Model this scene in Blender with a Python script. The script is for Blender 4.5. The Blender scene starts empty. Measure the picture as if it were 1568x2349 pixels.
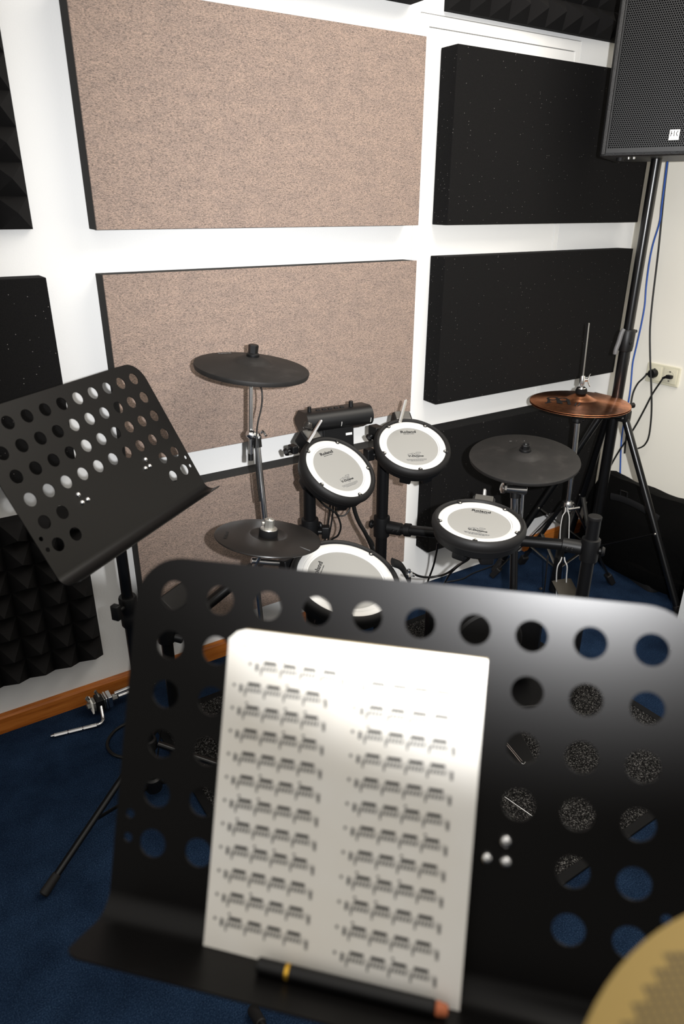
import bpy, bmesh, math, random
from mathutils import Vector as V, Matrix as M
random.seed(7)
PI = math.pi
sc = bpy.context.scene
COL = sc.collection

# ------------------------------------------------------------------ helpers
def lin(c):
    out = []
    for x in c:
        x /= 255.0
        out.append(x / 12.92 if x <= .04045 else ((x + .055) / 1.055) ** 2.4)
    return (*out, 1)

def mat(name, col, rough=.5, metal=0., spec=.5, coat=0.):
    m = bpy.data.materials.new(name); m.use_nodes = True
    b = m.node_tree.nodes['Principled BSDF']
    b.inputs['Base Color'].default_value = lin(col)
    b.inputs['Roughness'].default_value = rough
    b.inputs['Metallic'].default_value = metal
    b.inputs['Specular IOR Level'].default_value = spec
    if coat: b.inputs['Coat Weight'].default_value = coat; b.inputs['Coat Roughness'].default_value = .15
    return m

def nt(m): return m.node_tree.nodes, m.node_tree.links, m.node_tree.nodes['Principled BSDF']

def noise(m, scale, detail=3, stretch=(1, 1, 1), rough=.6):
    n, l, b = nt(m)
    tc = n.new('ShaderNodeTexCoord'); mp = n.new('ShaderNodeMapping'); mp.inputs['Scale'].default_value = stretch
    t = n.new('ShaderNodeTexNoise'); t.inputs['Scale'].default_value = scale; t.inputs['Detail'].default_value = detail
    t.inputs['Roughness'].default_value = rough
    l.new(tc.outputs['Object'], mp.inputs['Vector']); l.new(mp.outputs['Vector'], t.inputs['Vector'])
    return t.outputs['Fac']

def ramp(m, fac, stops):
    n, l, b = nt(m)
    r = n.new('ShaderNodeValToRGB'); e = r.color_ramp.elements
    while len(e) < len(stops): e.new(.5)
    for k, (p, c) in enumerate(stops): e[k].position = p; e[k].color = lin(c)
    l.new(fac, r.inputs['Fac']); return r.outputs['Color']

def mixc(m, fac, a, b_, mode='MIX'):
    n, l, b = nt(m)
    x = n.new('ShaderNodeMix'); x.data_type = 'RGBA'; x.blend_type = mode
    for i, s in ((0, fac), (6, a), (7, b_)):
        if hasattr(s, 'links') or hasattr(s, 'is_linked'): l.new(s, x.inputs[i])
        else: x.inputs[i].default_value = s
    return x.outputs[2]

def tocol(m, sock): m.node_tree.links.new(sock, m.node_tree.nodes['Principled BSDF'].inputs['Base Color'])

def bump(m, fac, strength=.3, dist=.001):
    n, l, b = nt(m)
    bp = n.new('ShaderNodeBump'); bp.inputs['Strength'].default_value = strength; bp.inputs['Distance'].default_value = dist
    l.new(fac, bp.inputs['Height']); l.new(bp.outputs['Normal'], b.inputs['Normal'])

def mathn(m, op, a, b_=None):
    n, l, b = nt(m)
    x = n.new('ShaderNodeMath'); x.operation = op
    for i, s in enumerate((a, b_)):
        if s is None: continue
        if isinstance(s, (int, float)): x.inputs[i].default_value = s
        else: l.new(s, x.inputs[i])
    return x.outputs[0]

def frame(z, y=None):
    """rotation matrix whose local z is the given direction (and local y near the given one)"""
    z = V(z).normalized()
    y = V(y) if y is not None else (V((0, 0, 1)) if abs(z.z) < .9 else V((0, 1, 0)))
    x = y.cross(z).normalized(); y = z.cross(x)
    return M((x, y, z)).transposed()

def at_frame(o, z, y=None): return M.Translation(V(o)) @ frame(z, y).to_4x4()

class MB:
    """collects shapes, then links them as one mesh object"""
    def __init__(s, mx=None): s.v = []; s.f = []; s.sm = []; s.mx = mx or M.Identity(4)
    def add(s, vs, fs, smooth=False, mx=None):
        k = len(s.v); m = s.mx @ mx if mx is not None else s.mx
        s.v += [m @ V(p) for p in vs]; s.f += [[i + k for i in f] for f in fs]; s.sm += [smooth] * len(fs); return s
    def box(s, a, b, mx=None, bev=0):
        x0, y0, z0 = a; x1, y1, z1 = b
        if bev:
            bm = bmesh.new(); bmesh.ops.create_cube(bm, size=1)
            for q in bm.verts: q.co = V((x0 + (q.co.x + .5) * (x1 - x0), y0 + (q.co.y + .5) * (y1 - y0), z0 + (q.co.z + .5) * (z1 - z0)))
            bmesh.ops.bevel(bm, geom=bm.edges[:], offset=bev, segments=3, affect='EDGES', profile=.5)
            bm.verts.index_update(); vs = [q.co.copy() for q in bm.verts]; fs = [[q.index for q in f.verts] for f in bm.faces]; bm.free()
            return s.add(vs, fs, False, mx)
        vs = [(x, y, z) for x in (x0, x1) for y in (y0, y1) for z in (z0, z1)]
        return s.add(vs, [(0, 1, 3, 2), (4, 6, 7, 5), (0, 4, 5, 1), (2, 3, 7, 6), (0, 2, 6, 4), (1, 5, 7, 3)], False, mx)
    def lathe(s, prof, seg=48, mx=None, smooth=True, close=False):
        vs = []; fs = []; idx = []
        for r, z in prof:
            if r < 1e-6: idx.append([len(vs)]); vs.append((0, 0, z))
            else: idx.append(list(range(len(vs), len(vs) + seg))); vs += [(r * math.cos(2 * PI * k / seg), r * math.sin(2 * PI * k / seg), z) for k in range(seg)]
        pairs = list(zip(idx, idx[1:])) + ([(idx[-1], idx[0])] if close else [])
        for A, B in pairs:
            for k in range(seg):
                j = (k + 1) % seg
                if len(A) == 1 and len(B) == 1: continue
                if len(A) == 1: fs.append((A[0], B[j], B[k]))
                elif len(B) == 1: fs.append((A[k], A[j], B[0]))
                else: fs.append((A[k], A[j], B[j], B[k]))
        return s.add(vs, fs, smooth, mx)
    def cyl(s, p0, p1, r0, r1=None, seg=20, bev=.0):
        p0 = V(p0); p1 = V(p1); r1 = r0 if r1 is None else r1; L = (p1 - p0).length
        pr = [(0, 0), (r0 - bev, 0)] + ([(r0, bev), (r1, L - bev)] if bev else [(r0, 0), (r1, L)]) + [(r1 - bev, L), (0, L)]
        pr = [pr[0], pr[1]] + pr[2:]
        return s.lathe(pr, seg, at_frame(p0, p1 - p0), True)
    def tube(s, pts, r, seg=10, sm=6, flat=None):
        P = [V(p) for p in pts]
        if sm > 1 and len(P) > 2:
            Q = []
            for i in range(len(P) - 1):
                a = P[max(i - 1, 0)]; b = P[i]; c = P[i + 1]; d = P[min(i + 2, len(P) - 1)]
                for k in range(sm):
                    t = k / sm
                    Q.append(.5 * ((2 * b) + (c - a) * t + (2 * a - 5 * b + 4 * c - d) * t * t + (3 * b - a - 3 * c + d) * t ** 3))
            P = Q + [P[-1]]
        vs = []; fs = []; n = None
        for i, p in enumerate(P):
            t = (P[min(i + 1, len(P) - 1)] - P[max(i - 1, 0)]).normalized()
            if n is None: n = t.orthogonal().normalized() if flat is None else (V(flat) - t * V(flat).dot(t)).normalized()
            else: n = (n - t * n.dot(t)).normalized()
            b = t.cross(n); ry = r if not isinstance(r, tuple) else r[1]; rx = r if not isinstance(r, tuple) else r[0]
            vs += [p + n * rx * math.cos(2 * PI * k / seg) + b * ry * math.sin(2 * PI * k / seg) for k in range(seg)]
        for i in range(len(P) - 1):
            for k in range(seg):
                j = (k + 1) % seg
                fs.append((i * seg + k, i * seg + j, (i + 1) * seg + j, (i + 1) * seg + k))
        fs += [tuple(range(seg))[::-1], tuple(range((len(P) - 1) * seg, len(P) * seg))]
        return s.add(vs, fs, True)
    def prism(s, outline, z0, z1, mx=None):
        n = len(outline)
        vs = [(x, y, z0) for x, y in outline] + [(x, y, z1) for x, y in outline]
        fs = [tuple(range(n))[::-1], tuple(range(n, 2 * n))] + [(k, (k + 1) % n, (k + 1) % n + n, k + n) for k in range(n)]
        return s.add(vs, fs, False, mx)

WM = {}
def build(s, name, m, parent=None, loc=None):
    me = bpy.data.meshes.new(name)
    w = WM[parent.name] if parent is not None else (M.Translation(V(loc)) if loc is not None else M.Identity(4))
    inv = w.inverted()
    me.from_pydata([inv @ p for p in s.v], [], s.f)
    bm = bmesh.new(); bm.from_mesh(me); bmesh.ops.recalc_face_normals(bm, faces=bm.faces[:]); bm.to_mesh(me); bm.free()
    for p, q in zip(me.polygons, s.sm): p.use_smooth = q
    if any(s.sm): me.set_sharp_from_angle(angle=math.radians(38))
    me.materials.append(m)
    o = bpy.data.objects.new(name, me); COL.objects.link(o)
    if parent is not None: o.parent = parent
    elif loc is not None: o.location = loc
    WM[o.name] = w
    return o
MB.build = build

def thing(name, label, cat, loc=(0, 0, 0), group=None, mx=None):
    o = bpy.data.objects.new(name, None); COL.objects.link(o); o.empty_display_size = .05
    w = mx if mx is not None else M.Translation(V(loc))
    o.matrix_world = w; WM[o.name] = w.copy()
    return tag(o, label, cat, group)
def tag(o, label, cat, group=None):
    o['label'] = label; o['category'] = cat
    if group: o['group'] = group
    return o
def struct(o): o['kind'] = 'structure'; return o

def text_shape(s, size, bold=0., sx=1., shear=0., align='CENTER'):
    """letters as (vertices, faces) lying in the local xy plane"""
    cu = bpy.data.curves.new('letters', 'FONT'); cu.body = s; cu.size = size; cu.align_x = align; cu.align_y = 'CENTER'
    cu.offset = bold; cu.extrude = .00025; cu.resolution_u = 3; cu.shear = shear
    o = bpy.data.objects.new('letters', cu); COL.objects.link(o)
    dg = bpy.context.evaluated_depsgraph_get(); me = bpy.data.meshes.new_from_object(o.evaluated_get(dg))
    vs = [(p.co.x * sx, p.co.y, p.co.z) for p in me.vertices]; fs = [tuple(f.vertices) for f in me.polygons]
    bpy.data.objects.remove(o); bpy.data.curves.remove(cu); bpy.data.meshes.remove(me)
    return vs, fs

def plate_with_holes(outline, holes, thick, bevel=0.):
    """flat plate in the local xy plane, front at z=thick/2, round holes (x, y, r)"""
    cu = bpy.data.curves.new('plate', 'CURVE'); cu.dimensions = '2D'; cu.fill_mode = 'BOTH'; cu.extrude = thick / 2 - bevel; cu.bevel_depth = bevel
    def poly(pts):
        sp = cu.splines.new('POLY'); sp.points.add(len(pts) - 1); sp.use_cyclic_u = True
        for k, (x, y) in enumerate(pts): sp.points[k].co = (x, y, 0, 1)
    poly(outline)
    for x, y, r in holes: poly([(x + r * math.cos(-2 * PI * k / 28), y + r * math.sin(-2 * PI * k / 28)) for k in range(28)])
    o = bpy.data.objects.new('plate', cu); COL.objects.link(o)
    dg = bpy.context.evaluated_depsgraph_get(); me = bpy.data.meshes.new_from_object(o.evaluated_get(dg))
    vs = [tuple(p.co) for p in me.vertices]; fs = [tuple(f.vertices) for f in me.polygons]
    bpy.data.objects.remove(o); bpy.data.curves.remove(cu); bpy.data.meshes.remove(me)
    return vs, fs

# ------------------------------------------------------------------ materials
m_wall = mat('white_paint', (234, 234, 233), .55, spec=.3); bump(m_wall, noise(m_wall, 260, 3), .35, .0012)
m_door = mat('white_door_paint', (243, 242, 239), .38, spec=.35)
m_wall_r = mat('cream_paint', (240, 236, 224), .6, spec=.3); bump(m_wall_r, noise(m_wall_r, 120, 2), .12, .001)
m_groove = mat('seam_shadow_gap', (196, 194, 190), .8)
m_wood = mat('varnished_pine', (176, 104, 40), .35, spec=.4)
tocol(m_wood, ramp(m_wood, noise(m_wood, 6, 6, (1, 6, 14), .65), [(.3, (138, 74, 22)), (.5, (176, 102, 40)), (.7, (190, 118, 54))]))
m_felt = mat('rose_grey_felt', (182, 160, 147), .95, spec=.1)
_f = noise(m_felt, 230, 4, (1, 1, 2.8), .72)
_c = ramp(m_felt, _f, [(.32, (86, 79, 75)), (.45, (142, 128, 119)), (.55, (160, 142, 130)), (.68, (186, 161, 147))])
_g = ramp(m_felt, noise(m_felt, 22, 4, (1, 1, 2.2), .7), [(.36, (238, 238, 240)), (.62, (255, 253, 252))])
_h = ramp(m_felt, noise(m_felt, 120, 5, (1, 1, 3.4), .8), [(.36, (176, 176, 178)), (.5, (250, 249, 248)), (.66, (255, 250, 247))])
tocol(m_felt, mixc(m_felt, 1., mixc(m_felt, 1., _c, _g, 'MULTIPLY'), _h, 'MULTIPLY')); bump(m_felt, _f, .35, .001)
m_core = mat('charcoal_foam', (54, 53, 52), .95, spec=.1); bump(m_core, noise(m_core, 500, 2), .3, .001)
m_foam = mat('black_foam', (30, 30, 30), .95, spec=.12)
_v = m_foam.node_tree.nodes.new('ShaderNodeTexVoronoi'); _v.inputs['Scale'].default_value = 95
_tc = m_foam.node_tree.nodes.new('ShaderNodeTexCoord'); m_foam.node_tree.links.new(_tc.outputs['Object'], _v.inputs['Vector'])
_d = mathn(m_foam, 'LESS_THAN', _v.outputs['Distance'], .1)
_sx = m_foam.node_tree.nodes.new('ShaderNodeSeparateColor'); m_foam.node_tree.links.new(_v.outputs['Color'], _sx.inputs[0])
_k = mathn(m_foam, 'MULTIPLY', _d, mathn(m_foam, 'GREATER_THAN', _sx.outputs[0], .72))
tocol(m_foam, mixc(m_foam, _k, ramp(m_foam, noise(m_foam, 420, 3), [(.35, (15, 15, 15)), (.65, (23, 22, 22))]), lin((112, 108, 106))))
bump(m_foam, noise(m_foam, 700, 2), .4, .001)
m_pyr = mat('black_pyramid_foam', (22, 21, 21), .9, spec=.15); bump(m_pyr, noise(m_pyr, 600, 2), .3, .001)
m_carpet = mat('navy_carpet', (28, 50, 80), 1., spec=.05)
_n1 = noise(m_carpet, 330, 4, (1, 1, 1), .8)
_c = ramp(m_carpet, _n1, [(.3, (14, 25, 42)), (.5, (30, 48, 73)), (.72, (66, 90, 120))])
_g = ramp(m_carpet, noise(m_carpet, 9, 3), [(.3, (190, 190, 195)), (.7, (255, 255, 255))])
tocol(m_carpet, mixc(m_carpet, 1., _c, _g, 'MULTIPLY')); bump(m_carpet, _n1, .9, .004)
m_mat = mat('mottled_black_mat', (50, 48, 46), 1., spec=.05)
_n1 = noise(m_mat, 260, 3, (1, 1, 1), .7)
tocol(m_mat, ramp(m_mat, _n1, [(.42, (11, 11, 11)), (.55, (40, 39, 39)), (.69, (118, 117, 115))])); bump(m_mat, _n1, .8, .003)
m_edge = mat('black_binding', (9, 9, 10), .8, spec=.2)
m_stand = mat('black_powder_coat', (12, 11, 11), .39, spec=.2); bump(m_stand, noise(m_stand, 900, 2), .06, .0003)
m_tube = mat('black_gloss_tube', (10, 10, 11), .28, spec=.5)
m_plastic = mat('black_plastic', (12, 12, 13), .45, spec=.35)
m_rackm = mat('satin_black_rack', (12, 12, 13), .36, spec=.35)
m_rubber = mat('black_rubber', (19, 18, 18), .6, spec=.3)
m_pad = mat('grey_rubber_pad', (60, 57, 55), .6, spec=.35)
_s = ramp(m_pad, noise(m_pad, 14, 5, (1, 1, 1), .7), [(.35, (22, 21, 20)), (.55, (28, 26, 25)), (.75, (44, 42, 40))]); tocol(m_pad, _s)
m_shiny_pad = mat('smooth_black_pad', (26, 24, 23), .36, spec=.4)
m_chrome = mat('chrome', (232, 232, 233), .2, 1.)
m_steel = mat('brushed_steel', (178, 177, 172), .32, 1.)
m_alu = mat('cast_aluminium', (200, 198, 192), .35, .9)
m_hoop = mat('white_hoop_plastic', (200, 199, 196), .35, spec=.4)
m_head = mat('grey_mesh_head', (140, 139, 135), .6, spec=.25)
m_ink = mat('black_ink', (22, 22, 23), .5)
m_ink2 = mat('grey_ink', (96, 96, 96), .6)
m_copper = mat('copper_bronze', (206, 138, 98), .30, 1.)
m_leg = mat('dark_steel', (78, 76, 73), .35, .9)
m_wire = mat('bright_wire', (205, 205, 203), .35, .3)
m_lever = mat('grey_plastic', (96, 96, 97), .5)
m_board = mat('worn_footboard', (46, 42, 35), .5, .5)
_n1 = noise(m_copper, 40, 4, (1, 1, 1), .6); tocol(m_copper, ramp(m_copper, _n1, [(.3, (178, 112, 78)), (.7, (222, 156, 116))]))
_b = m_copper.node_tree.nodes['Principled BSDF']; _b.inputs['Anisotropic'].default_value = .85
_t = m_copper.node_tree.nodes.new('ShaderNodeTangent'); _t.direction_type = 'RADIAL'; _t.axis = 'Z'; m_copper.node_tree.links.new(_t.outputs[0], _b.inputs['Tangent'])
m_gold = mat('brass_gold', (136, 114, 58), .6, .3)
m_cab = mat('speaker_texture_paint', (20, 20, 21), .40, spec=.5); bump(m_cab, noise(m_cab, 420, 3), .9, .0016)
m_grille = mat('dark_grille_steel', (21, 21, 22), .5, .1)
m_hollow = mat('black_void', (4, 4, 5), .9, spec=.1)
m_white = mat('white_label', (246, 245, 240), .4)
m_cream = mat('cream_switch_plastic', (214, 209, 186), .35, spec=.45)
m_blue = mat('blue_cable', (32, 78, 160), .4)
m_cable = mat('black_cable', (14, 14, 14), .45, spec=.4)
m_bag = mat('black_nylon', (3, 3, 3), .8, spec=.08); bump(m_bag, noise(m_bag, 40, 4), .35, .006)
m_strap = mat('black_webbing', (24, 24, 25), .75, spec=.2)
m_paper = mat('paper', (244, 240, 232), .8, spec=.2)
_g = ramp(m_paper, noise(m_paper, 7, 3), [(.35, (238, 233, 223)), (.7, (247, 245, 240))]); tocol(m_paper, _g)
m_paper_edge = mat('yellowed_page_edges', (226, 204, 160), .85)
m_orange = mat('orange_cap', (186, 104, 66), .6)
m_goldring = mat('gold_ring', (220, 172, 60), .3, .8)
m_grey = mat('light_grey_laminate', (200, 202, 202), .5)
m_clearknob = mat('smoked_knob', (40, 38, 36), .12, spec=.6)
m_silverplate = mat('grey_mount_plate', (112, 110, 106), .4, .6)

# ------------------------------------------------------------------ the room
XL, YF, ZC = -5.2, -5.0, 2.7
DX0, DX1, DZ = -1.1667, -.4524, 1.974
b = MB()
b.box((XL, 0, 0), (DX0, .12, ZC)); b.box((DX1, 0, 0), (.12, .12, ZC)); b.box((DX0, 0, DZ), (DX1, .12, ZC))
struct(b.build('wall_back', m_wall))
b = MB(); b.box((0, YF, 0), (.12, 0, ZC)); struct(b.build('wall_right', m_wall_r))
b = MB(); b.box((XL, YF, -.1), (.12, .12, 0)); struct(b.build('floor', m_carpet))
# blocked door: frame and leaf flush with the wall, thin seams between
b = MB(); g = .0022
b.box((DX0 + g, .0005, 0), (DX0 + .034, .1, DZ - g)); b.box((DX1 - .026, .0005, 0), (DX1 - g, .1, DZ - g)); b.box((DX0 + .034, .0005, DZ - .032), (DX1 - .026, .1, DZ - g))
struct(b.build('trim_1', m_door))
b = MB(); b.box((DX0 + .036, .003, .004), (DX1 - .029, .09, DZ - .0345)); d1 = struct(b.build('door_1', m_door))
def skirting(name, a, c, n, pieces):
    bb = MB()
    for p, q in pieces: 
        P = V(p); Q = V(q); t = V(n)
        ou = [(0, 0), (.015, 0), (.015, .052), (.011, .0585), (.004, .0625), (0, .0625)]
        vs = [P + t * u + V((0, 0, w)) for u, w in ou] + [Q + t * u + V((0, 0, w)) for u, w in ou]
        k = len(ou)
        bb.add(vs, [tuple(range(k)), tuple(range(k, 2 * k))[::-1]] + [(i, i + k, (i + 1) % k + k, (i + 1) % k) for i in range(k)])
    return struct(bb.build(name, m_wood))
skirting('baseboard_back', 0, 0, (0, -1, 0), [((XL, 0, 0), (DX0 - .003, 0, 0)), ((DX1 + .003, 0, 0), (0, 0, 0))])
skirting('baseboard_right', 0, 0, (-1, 0, 0), [((0, -.0151, 0), (0, YF, 0))])

# ------------------------------------------------------------------ wall panels
TP, TB = .0732, .0764
def felt_panel(x0, x1, z0, z1, label):
    t = thing('acoustic_panel', label, 'acoustic panel', ((x0 + x1) / 2, 0, z0), 'rose felt acoustic panels on the white wall')
    c = MB(); c.box((x0, -TP + .006, z0), (x1, -.0005, z1), bev=.0015); c.build('foam_core', m_core, t)
    f = MB(); f.box((x0 - .0005, -TP, z0 - .0005), (x1 + .0005, -TP + .0062, z1 + .0005), bev=.0012); f.build('felt_face', m_felt, t)
felt_panel(-2.2058, -1.2006, 1.3952, 1.8977, 'topmost rose grey felt panel with charcoal foam sides, high on the white wall')
felt_panel(-2.2058, -1.2006, .7869, 1.2889, 'middle rose grey felt panel behind the raised black cymbal pad')
felt_panel(-2.2058, -1.2006, .19, .6811, 'lowest rose grey felt panel, behind the tom pads and their cables')
def foam_panel(x0, x1, z0, z1, label):
    c = MB(); c.box((x0, -TB, z0), (x1, -.0005, z1), bev=.002)
    tag(c.build('foam_panel', m_foam, loc=((x0 + x1) / 2, 0, z0)), label, 'acoustic panel', 'flat black foam panels on the wall')
foam_panel(-1.0834, -.0893, 1.3942, 1.8924, 'flat black foam panel partly behind the loudspeaker')
foam_panel(-1.0834, -.0893, .7956, 1.2963, 'flat black foam panel above the copper hi-hat cymbals')
foam_panel(-1.0834, -.0893, .1961, .6932, 'lowest flat black foam panel, behind the ride cymbal pad')
foam_panel(-3.342, -2.3422, .7890, 1.2905, 'flat black foam panel behind the desk of the tilted music stand')
foam_panel(-2.2058, -1.2065, 1.985, 2.485, 'flat black foam panel above the topmost felt panel, only its lower edge in view')
def pyramid_panel(x0, x1, z0, z1, nx, nz, base, h, label):
    b = MB(); dx = (x1 - x0) / nx; dz = (z1 - z0) / nz; vs = []; fs = []
    for i in range(nx):
        for j in range(nz):
            k = len(vs); a = x0 + i * dx; c = z0 + j * dz
            vs += [(a, -base, c), (a + dx, -base, c), (a + dx, -base, c + dz), (a, -base, c + dz), (a + dx / 2, -base - h, c + dz / 2)]
            fs += [(k, k + 1, k + 4), (k + 1, k + 2, k + 4), (k + 2, k + 3, k + 4), (k + 3, k, k + 4)]
    b.add(vs, fs); b.box((x0, -base, z0), (x1, -.0005, z1))
    tag(b.build('pyramid_foam_panel', m_pyr, loc=((x0 + x1) / 2, 0, z0)), label, 'acoustic panel', 'black pyramid foam panels on the wall')
pyramid_panel(-3.343, -2.343, 1.397, 1.9, 14, 7, .02, .05, 'black pyramid foam panel above the flat foam panel behind the tilted stand')
pyramid_panel(-3.343, -2.343, .172, .675, 14, 7, .03, .066, 'black pyramid foam panel near the floor, behind the tilted music stand')
pyramid_panel(-1.0795, -.0893, 1.985, 2.485, 12, 6, .022, .05, 'black pyramid foam panel beside the loudspeaker, above the blocked door')
# ------------------------------------------------------------------ music stands
P = .047
def music_stand(name_label, O, X, Yd, pole_xy, legs, collar_z, group, tray_d=.072):
    X = V(X).normalized(); Z = X.cross(-V(Yd)).normalized(); Y = Z.cross(X)
    F = M.Translation(V(O)) @ M((X, Y, Z)).transposed().to_4x4()      # x along the rows, y up the desk, z to the reader
    px, py = pole_xy
    t = thing('music_stand', name_label, 'music stand', (px, py, 0), group)
    hw = 5.35 * P; r = 1.0 * P; top = .76 * P; bot = -6.08 * P; th = .0018
    ou = [(-hw, bot), (hw, bot)]
    ou += [(hw - r + r * math.cos(a), top - r + r * math.sin(a)) for a in [k * PI / 20 for k in range(11)]]
    ou += [(-hw + r + r * math.cos(a), top - r + r * math.sin(a)) for a in [PI / 2 + k * PI / 20 for k in range(11)]]
    ho = []
    for j in range(6):
        for c in range(10):
            if j >= 4 and 2 <= c <= 7: continue
            ho.append(((c - 4.5) * P, -j * P, .0134))
    for sx in (-1, 1):
        for y in (4.5, 4.98): ho.append((sx * 5.05 * P, -y * P, .0045))
    b = MB(F); vs, fs = plate_with_holes(ou, ho, th); b.add(vs, fs)
    R = .022; n = 12; prof = [(bot, -th / 2)]                            # curved fold and tray
    prof = [(bot - R * math.sin(k * PI / 2 / n), R - R * math.cos(k * PI / 2 / n)) for k in range(n + 1)]
    tray = [(bot - R, (R + tray_d) / 2), (bot - R, tray_d - .012), (bot - R, tray_d - .007), (bot - R, tray_d - .003), (bot - R, tray_d)]
    cent = prof + tray; ring = []
    for i, (y, z) in enumerate(cent):
        a = cent[max(i - 1, 0)]; c = cent[min(i + 1, len(cent) - 1)]; d = V((c[0] - a[0], c[1] - a[1])).normalized(); ring.append((y, z, -d.y, d.x))
    vs = []; fs = []
    for i, (y, z, ny, nz) in enumerate(ring):
        w = hw - (0, 0, .0018, .006, .014)[max(0, i - len(ring) + 5)] if i > len(ring) - 5 else hw
        for s_ in (-1, 1):
            for q in (-1, 1): vs.append((s_ * w, y + ny * q * th / 2, z + nz * q * th / 2))
    for i in range(len(ring) - 1):
        k = 4 * i; l = k + 4
        fs += [(k, k + 2, l + 2, l), (k + 1, l + 1, l + 3, k + 3), (k, l, l + 1, k + 1), (k + 2, k + 3, l + 3, l + 2)]
    fs += [(l, l + 2, l + 3, l + 1)]
    b.add(vs, fs, True)
    b.build('desk', m_stand, t)
    for sx in (-1, 1):
        for x, y in ((2.33, 3.67), (2.02, 4.03), (2.36, 4.03)):
            q = MB(F); q.lathe([(.0052, 0), (.0050, .0018), (.0036, .0038), (.0018, .0046), (0, .0048)], 16, M.Translation((sx * x * P, -y * P, th / 2)))
            q.build('rivet', m_chrome, t)
    q = MB(F); q.box((-.13, -4.3 * P, -.012), (.13, -3.4 * P, -th / 2 - .0003), bev=.003); q.box((-.022, -4.4 * P, -.05), (.022, -3.3 * P, -.01), bev=.004); q.build('desk_bracket', m_stand, t)
    head = F @ V((0, -3.85 * P, -.04))
    q = MB(); q.tube([head, V((px, py, head.z - .05)), V((px, py, head.z - .10)), V((px, py, collar_z))], .0127, 16, 5); q.build('upper_tube', m_tube, t)
    q = MB(); q.cyl((px, py, .055), (px, py, collar_z), .0155, seg=24); q.build('lower_tube', m_tube, t)
    q = MB(); q.lathe([(.0128, .03), (.019, .03), (.0205, .026), (.0205, -.005), (.0185, -.012), (.021, -.02), (.021, -.045), (.018, -.05), (.0156, -.05)], 28, M.Translation((px, py, collar_z))); q.build('height_collar', m_plastic, t)
    d = V((-.82, -.55, 0)).normalized(); c = V((px, py, collar_z + .010))
    q = MB(); q.cyl(c + d * .019, c + d * .036, .0065); q.box((-.010, -.019, 0), (.010, .019, .016), at_frame(c + d * .034, d, (0, 0, 1)), bev=.003); q.build('clamp_knob', m_plastic, t)
    q = MB(); q.lathe([(.0156, .20), (.021, .198), (.023, .19), (.023, .172), (.0156, .166)], 28, M.Translation((px, py, 0))); q.build('leg_collar', m_plastic, t)
    q = MB(); q.lathe([(.0, .028), (.02, .03), (.022, .035), (.022, .07), (.0156, .075)], 28, M.Translation((px, py, 0))); q.build('brace_hub', m_plastic, t)
    for fx, fy in legs:
        f = V((fx, fy, .0175 if -2.27 < fx < -.945 and -1.275 < fy < -.19 else .0095)); dr = V((fx - px, fy - py, 0)).normalized(); tp = V((px, py, .183)) + dr * .024; a = (f - tp).normalized()
        q = MB(); q.cyl(tp, f - a * .02, .0085, seg=16); lg = q.build('leg', m_tube, t)
        q = MB(); q.cyl(f - a * .05, f, .0105, .0115, 18, .003); q.build('foot', m_rubber, lg)
        mid = tp + (f - tp) * .52
        q = MB(); q.tube([V((px, py, .05)) + dr * .02, mid], (.006, .0018), 8, 1, (0, 0, 1)); q.build('brace', m_stand, t)
    return t, F

st_left, FL_ = music_stand('music stand tilted sideways with an empty desk, in front of the pyramid foam',
    (-2.414133, -.480944, 1.086554), (.80754, .58982, .00044), (.28528, -.38993, -.87554), (-2.36, -.5),
    [(-2.675, -.648), (-2.055, -.683), (-2.20, -.2)], .592, 'black perforated music stands', .045)
st_front, FF_ = music_stand('large music stand carrying the white sheet of drum exercises',
    (-2.382919, -1.525094, 1.116385), (.67672, -.73572, .02768), (-.29663, -.30687, -.90434), (-2.4045, -1.5525),
    [(-2.385, -1.13), (-2.745, -1.80), (-2.05, -1.79)], .62, 'black perforated music stands')

# sheet music on the front stand
def page_z(u, v): return .0052 + .0035 * math.sin(u * PI) ** 2 * (1 - v) + .002 * math.sin(v * 5 + u * 3) * v + .004 * max(0, u - .93) / .07 * (1 - v) * .6
PX0, PX1, PY0, PY1 = -3.21 * P, 1.77 * P, -.495 * P, -6.535 * P
def page_pt(u, v, dz=0.): return (PX0 + .13 * P * v * (1 - u) + (PX1 - PX0) * u, PY0 + (PY1 - PY0) * v, page_z(u, v) + .0145 * v ** 1.5 + dz)
base = FF_ @ V((-.035, -6.5 * P, .02))
t = thing('sheet_music', 'white sheet of printed drum exercises standing on the larger music stand', 'sheet music', base)
NU, NV = 30, 36; corner = lambda u, v: (max(0, .05 - u) if v < .02 else 0)
vs = []; fs = []
for layer in (0, 1):
    for j in range(NV + 1):
        for i in range(NU + 1):
            u, v = i / NU, j / NV
            x, y, z = page_pt(u, v)
            cut = max(0, (.045 - u) - v * 1.2)                        # worn corner at the top left
            vs.append((x, y - cut * .23, z if layer == 0 else .0012 + .0165 * v ** 1.5))
W_ = NU + 1; o2 = W_ * (NV + 1)
for j in range(NV):
    for i in range(NU):
        a = j * W_ + i; fs += [(a, a + W_, a + W_ + 1, a + 1), (o2 + a, o2 + a + 1, o2 + a + W_ + 1, o2 + a + W_)]
ef = []
for i in range(NU): ef += [(i, i + 1, o2 + i + 1, o2 + i), (NV * W_ + i, o2 + NV * W_ + i, o2 + NV * W_ + i + 1, NV * W_ + i + 1)]
for j in range(NV): ef += [(j * W_, o2 + j * W_, o2 + (j + 1) * W_, (j + 1) * W_), (j * W_ + NU, (j + 1) * W_ + NU, o2 + (j + 1) * W_ + NU, o2 + j * W_ + NU)]
b = MB(FF_); b.add(vs, fs, True); b.build('page', m_paper, t)
b = MB(FF_); b.add(vs, ef); b.build('page_edges', m_paper_edge, t)
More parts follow.
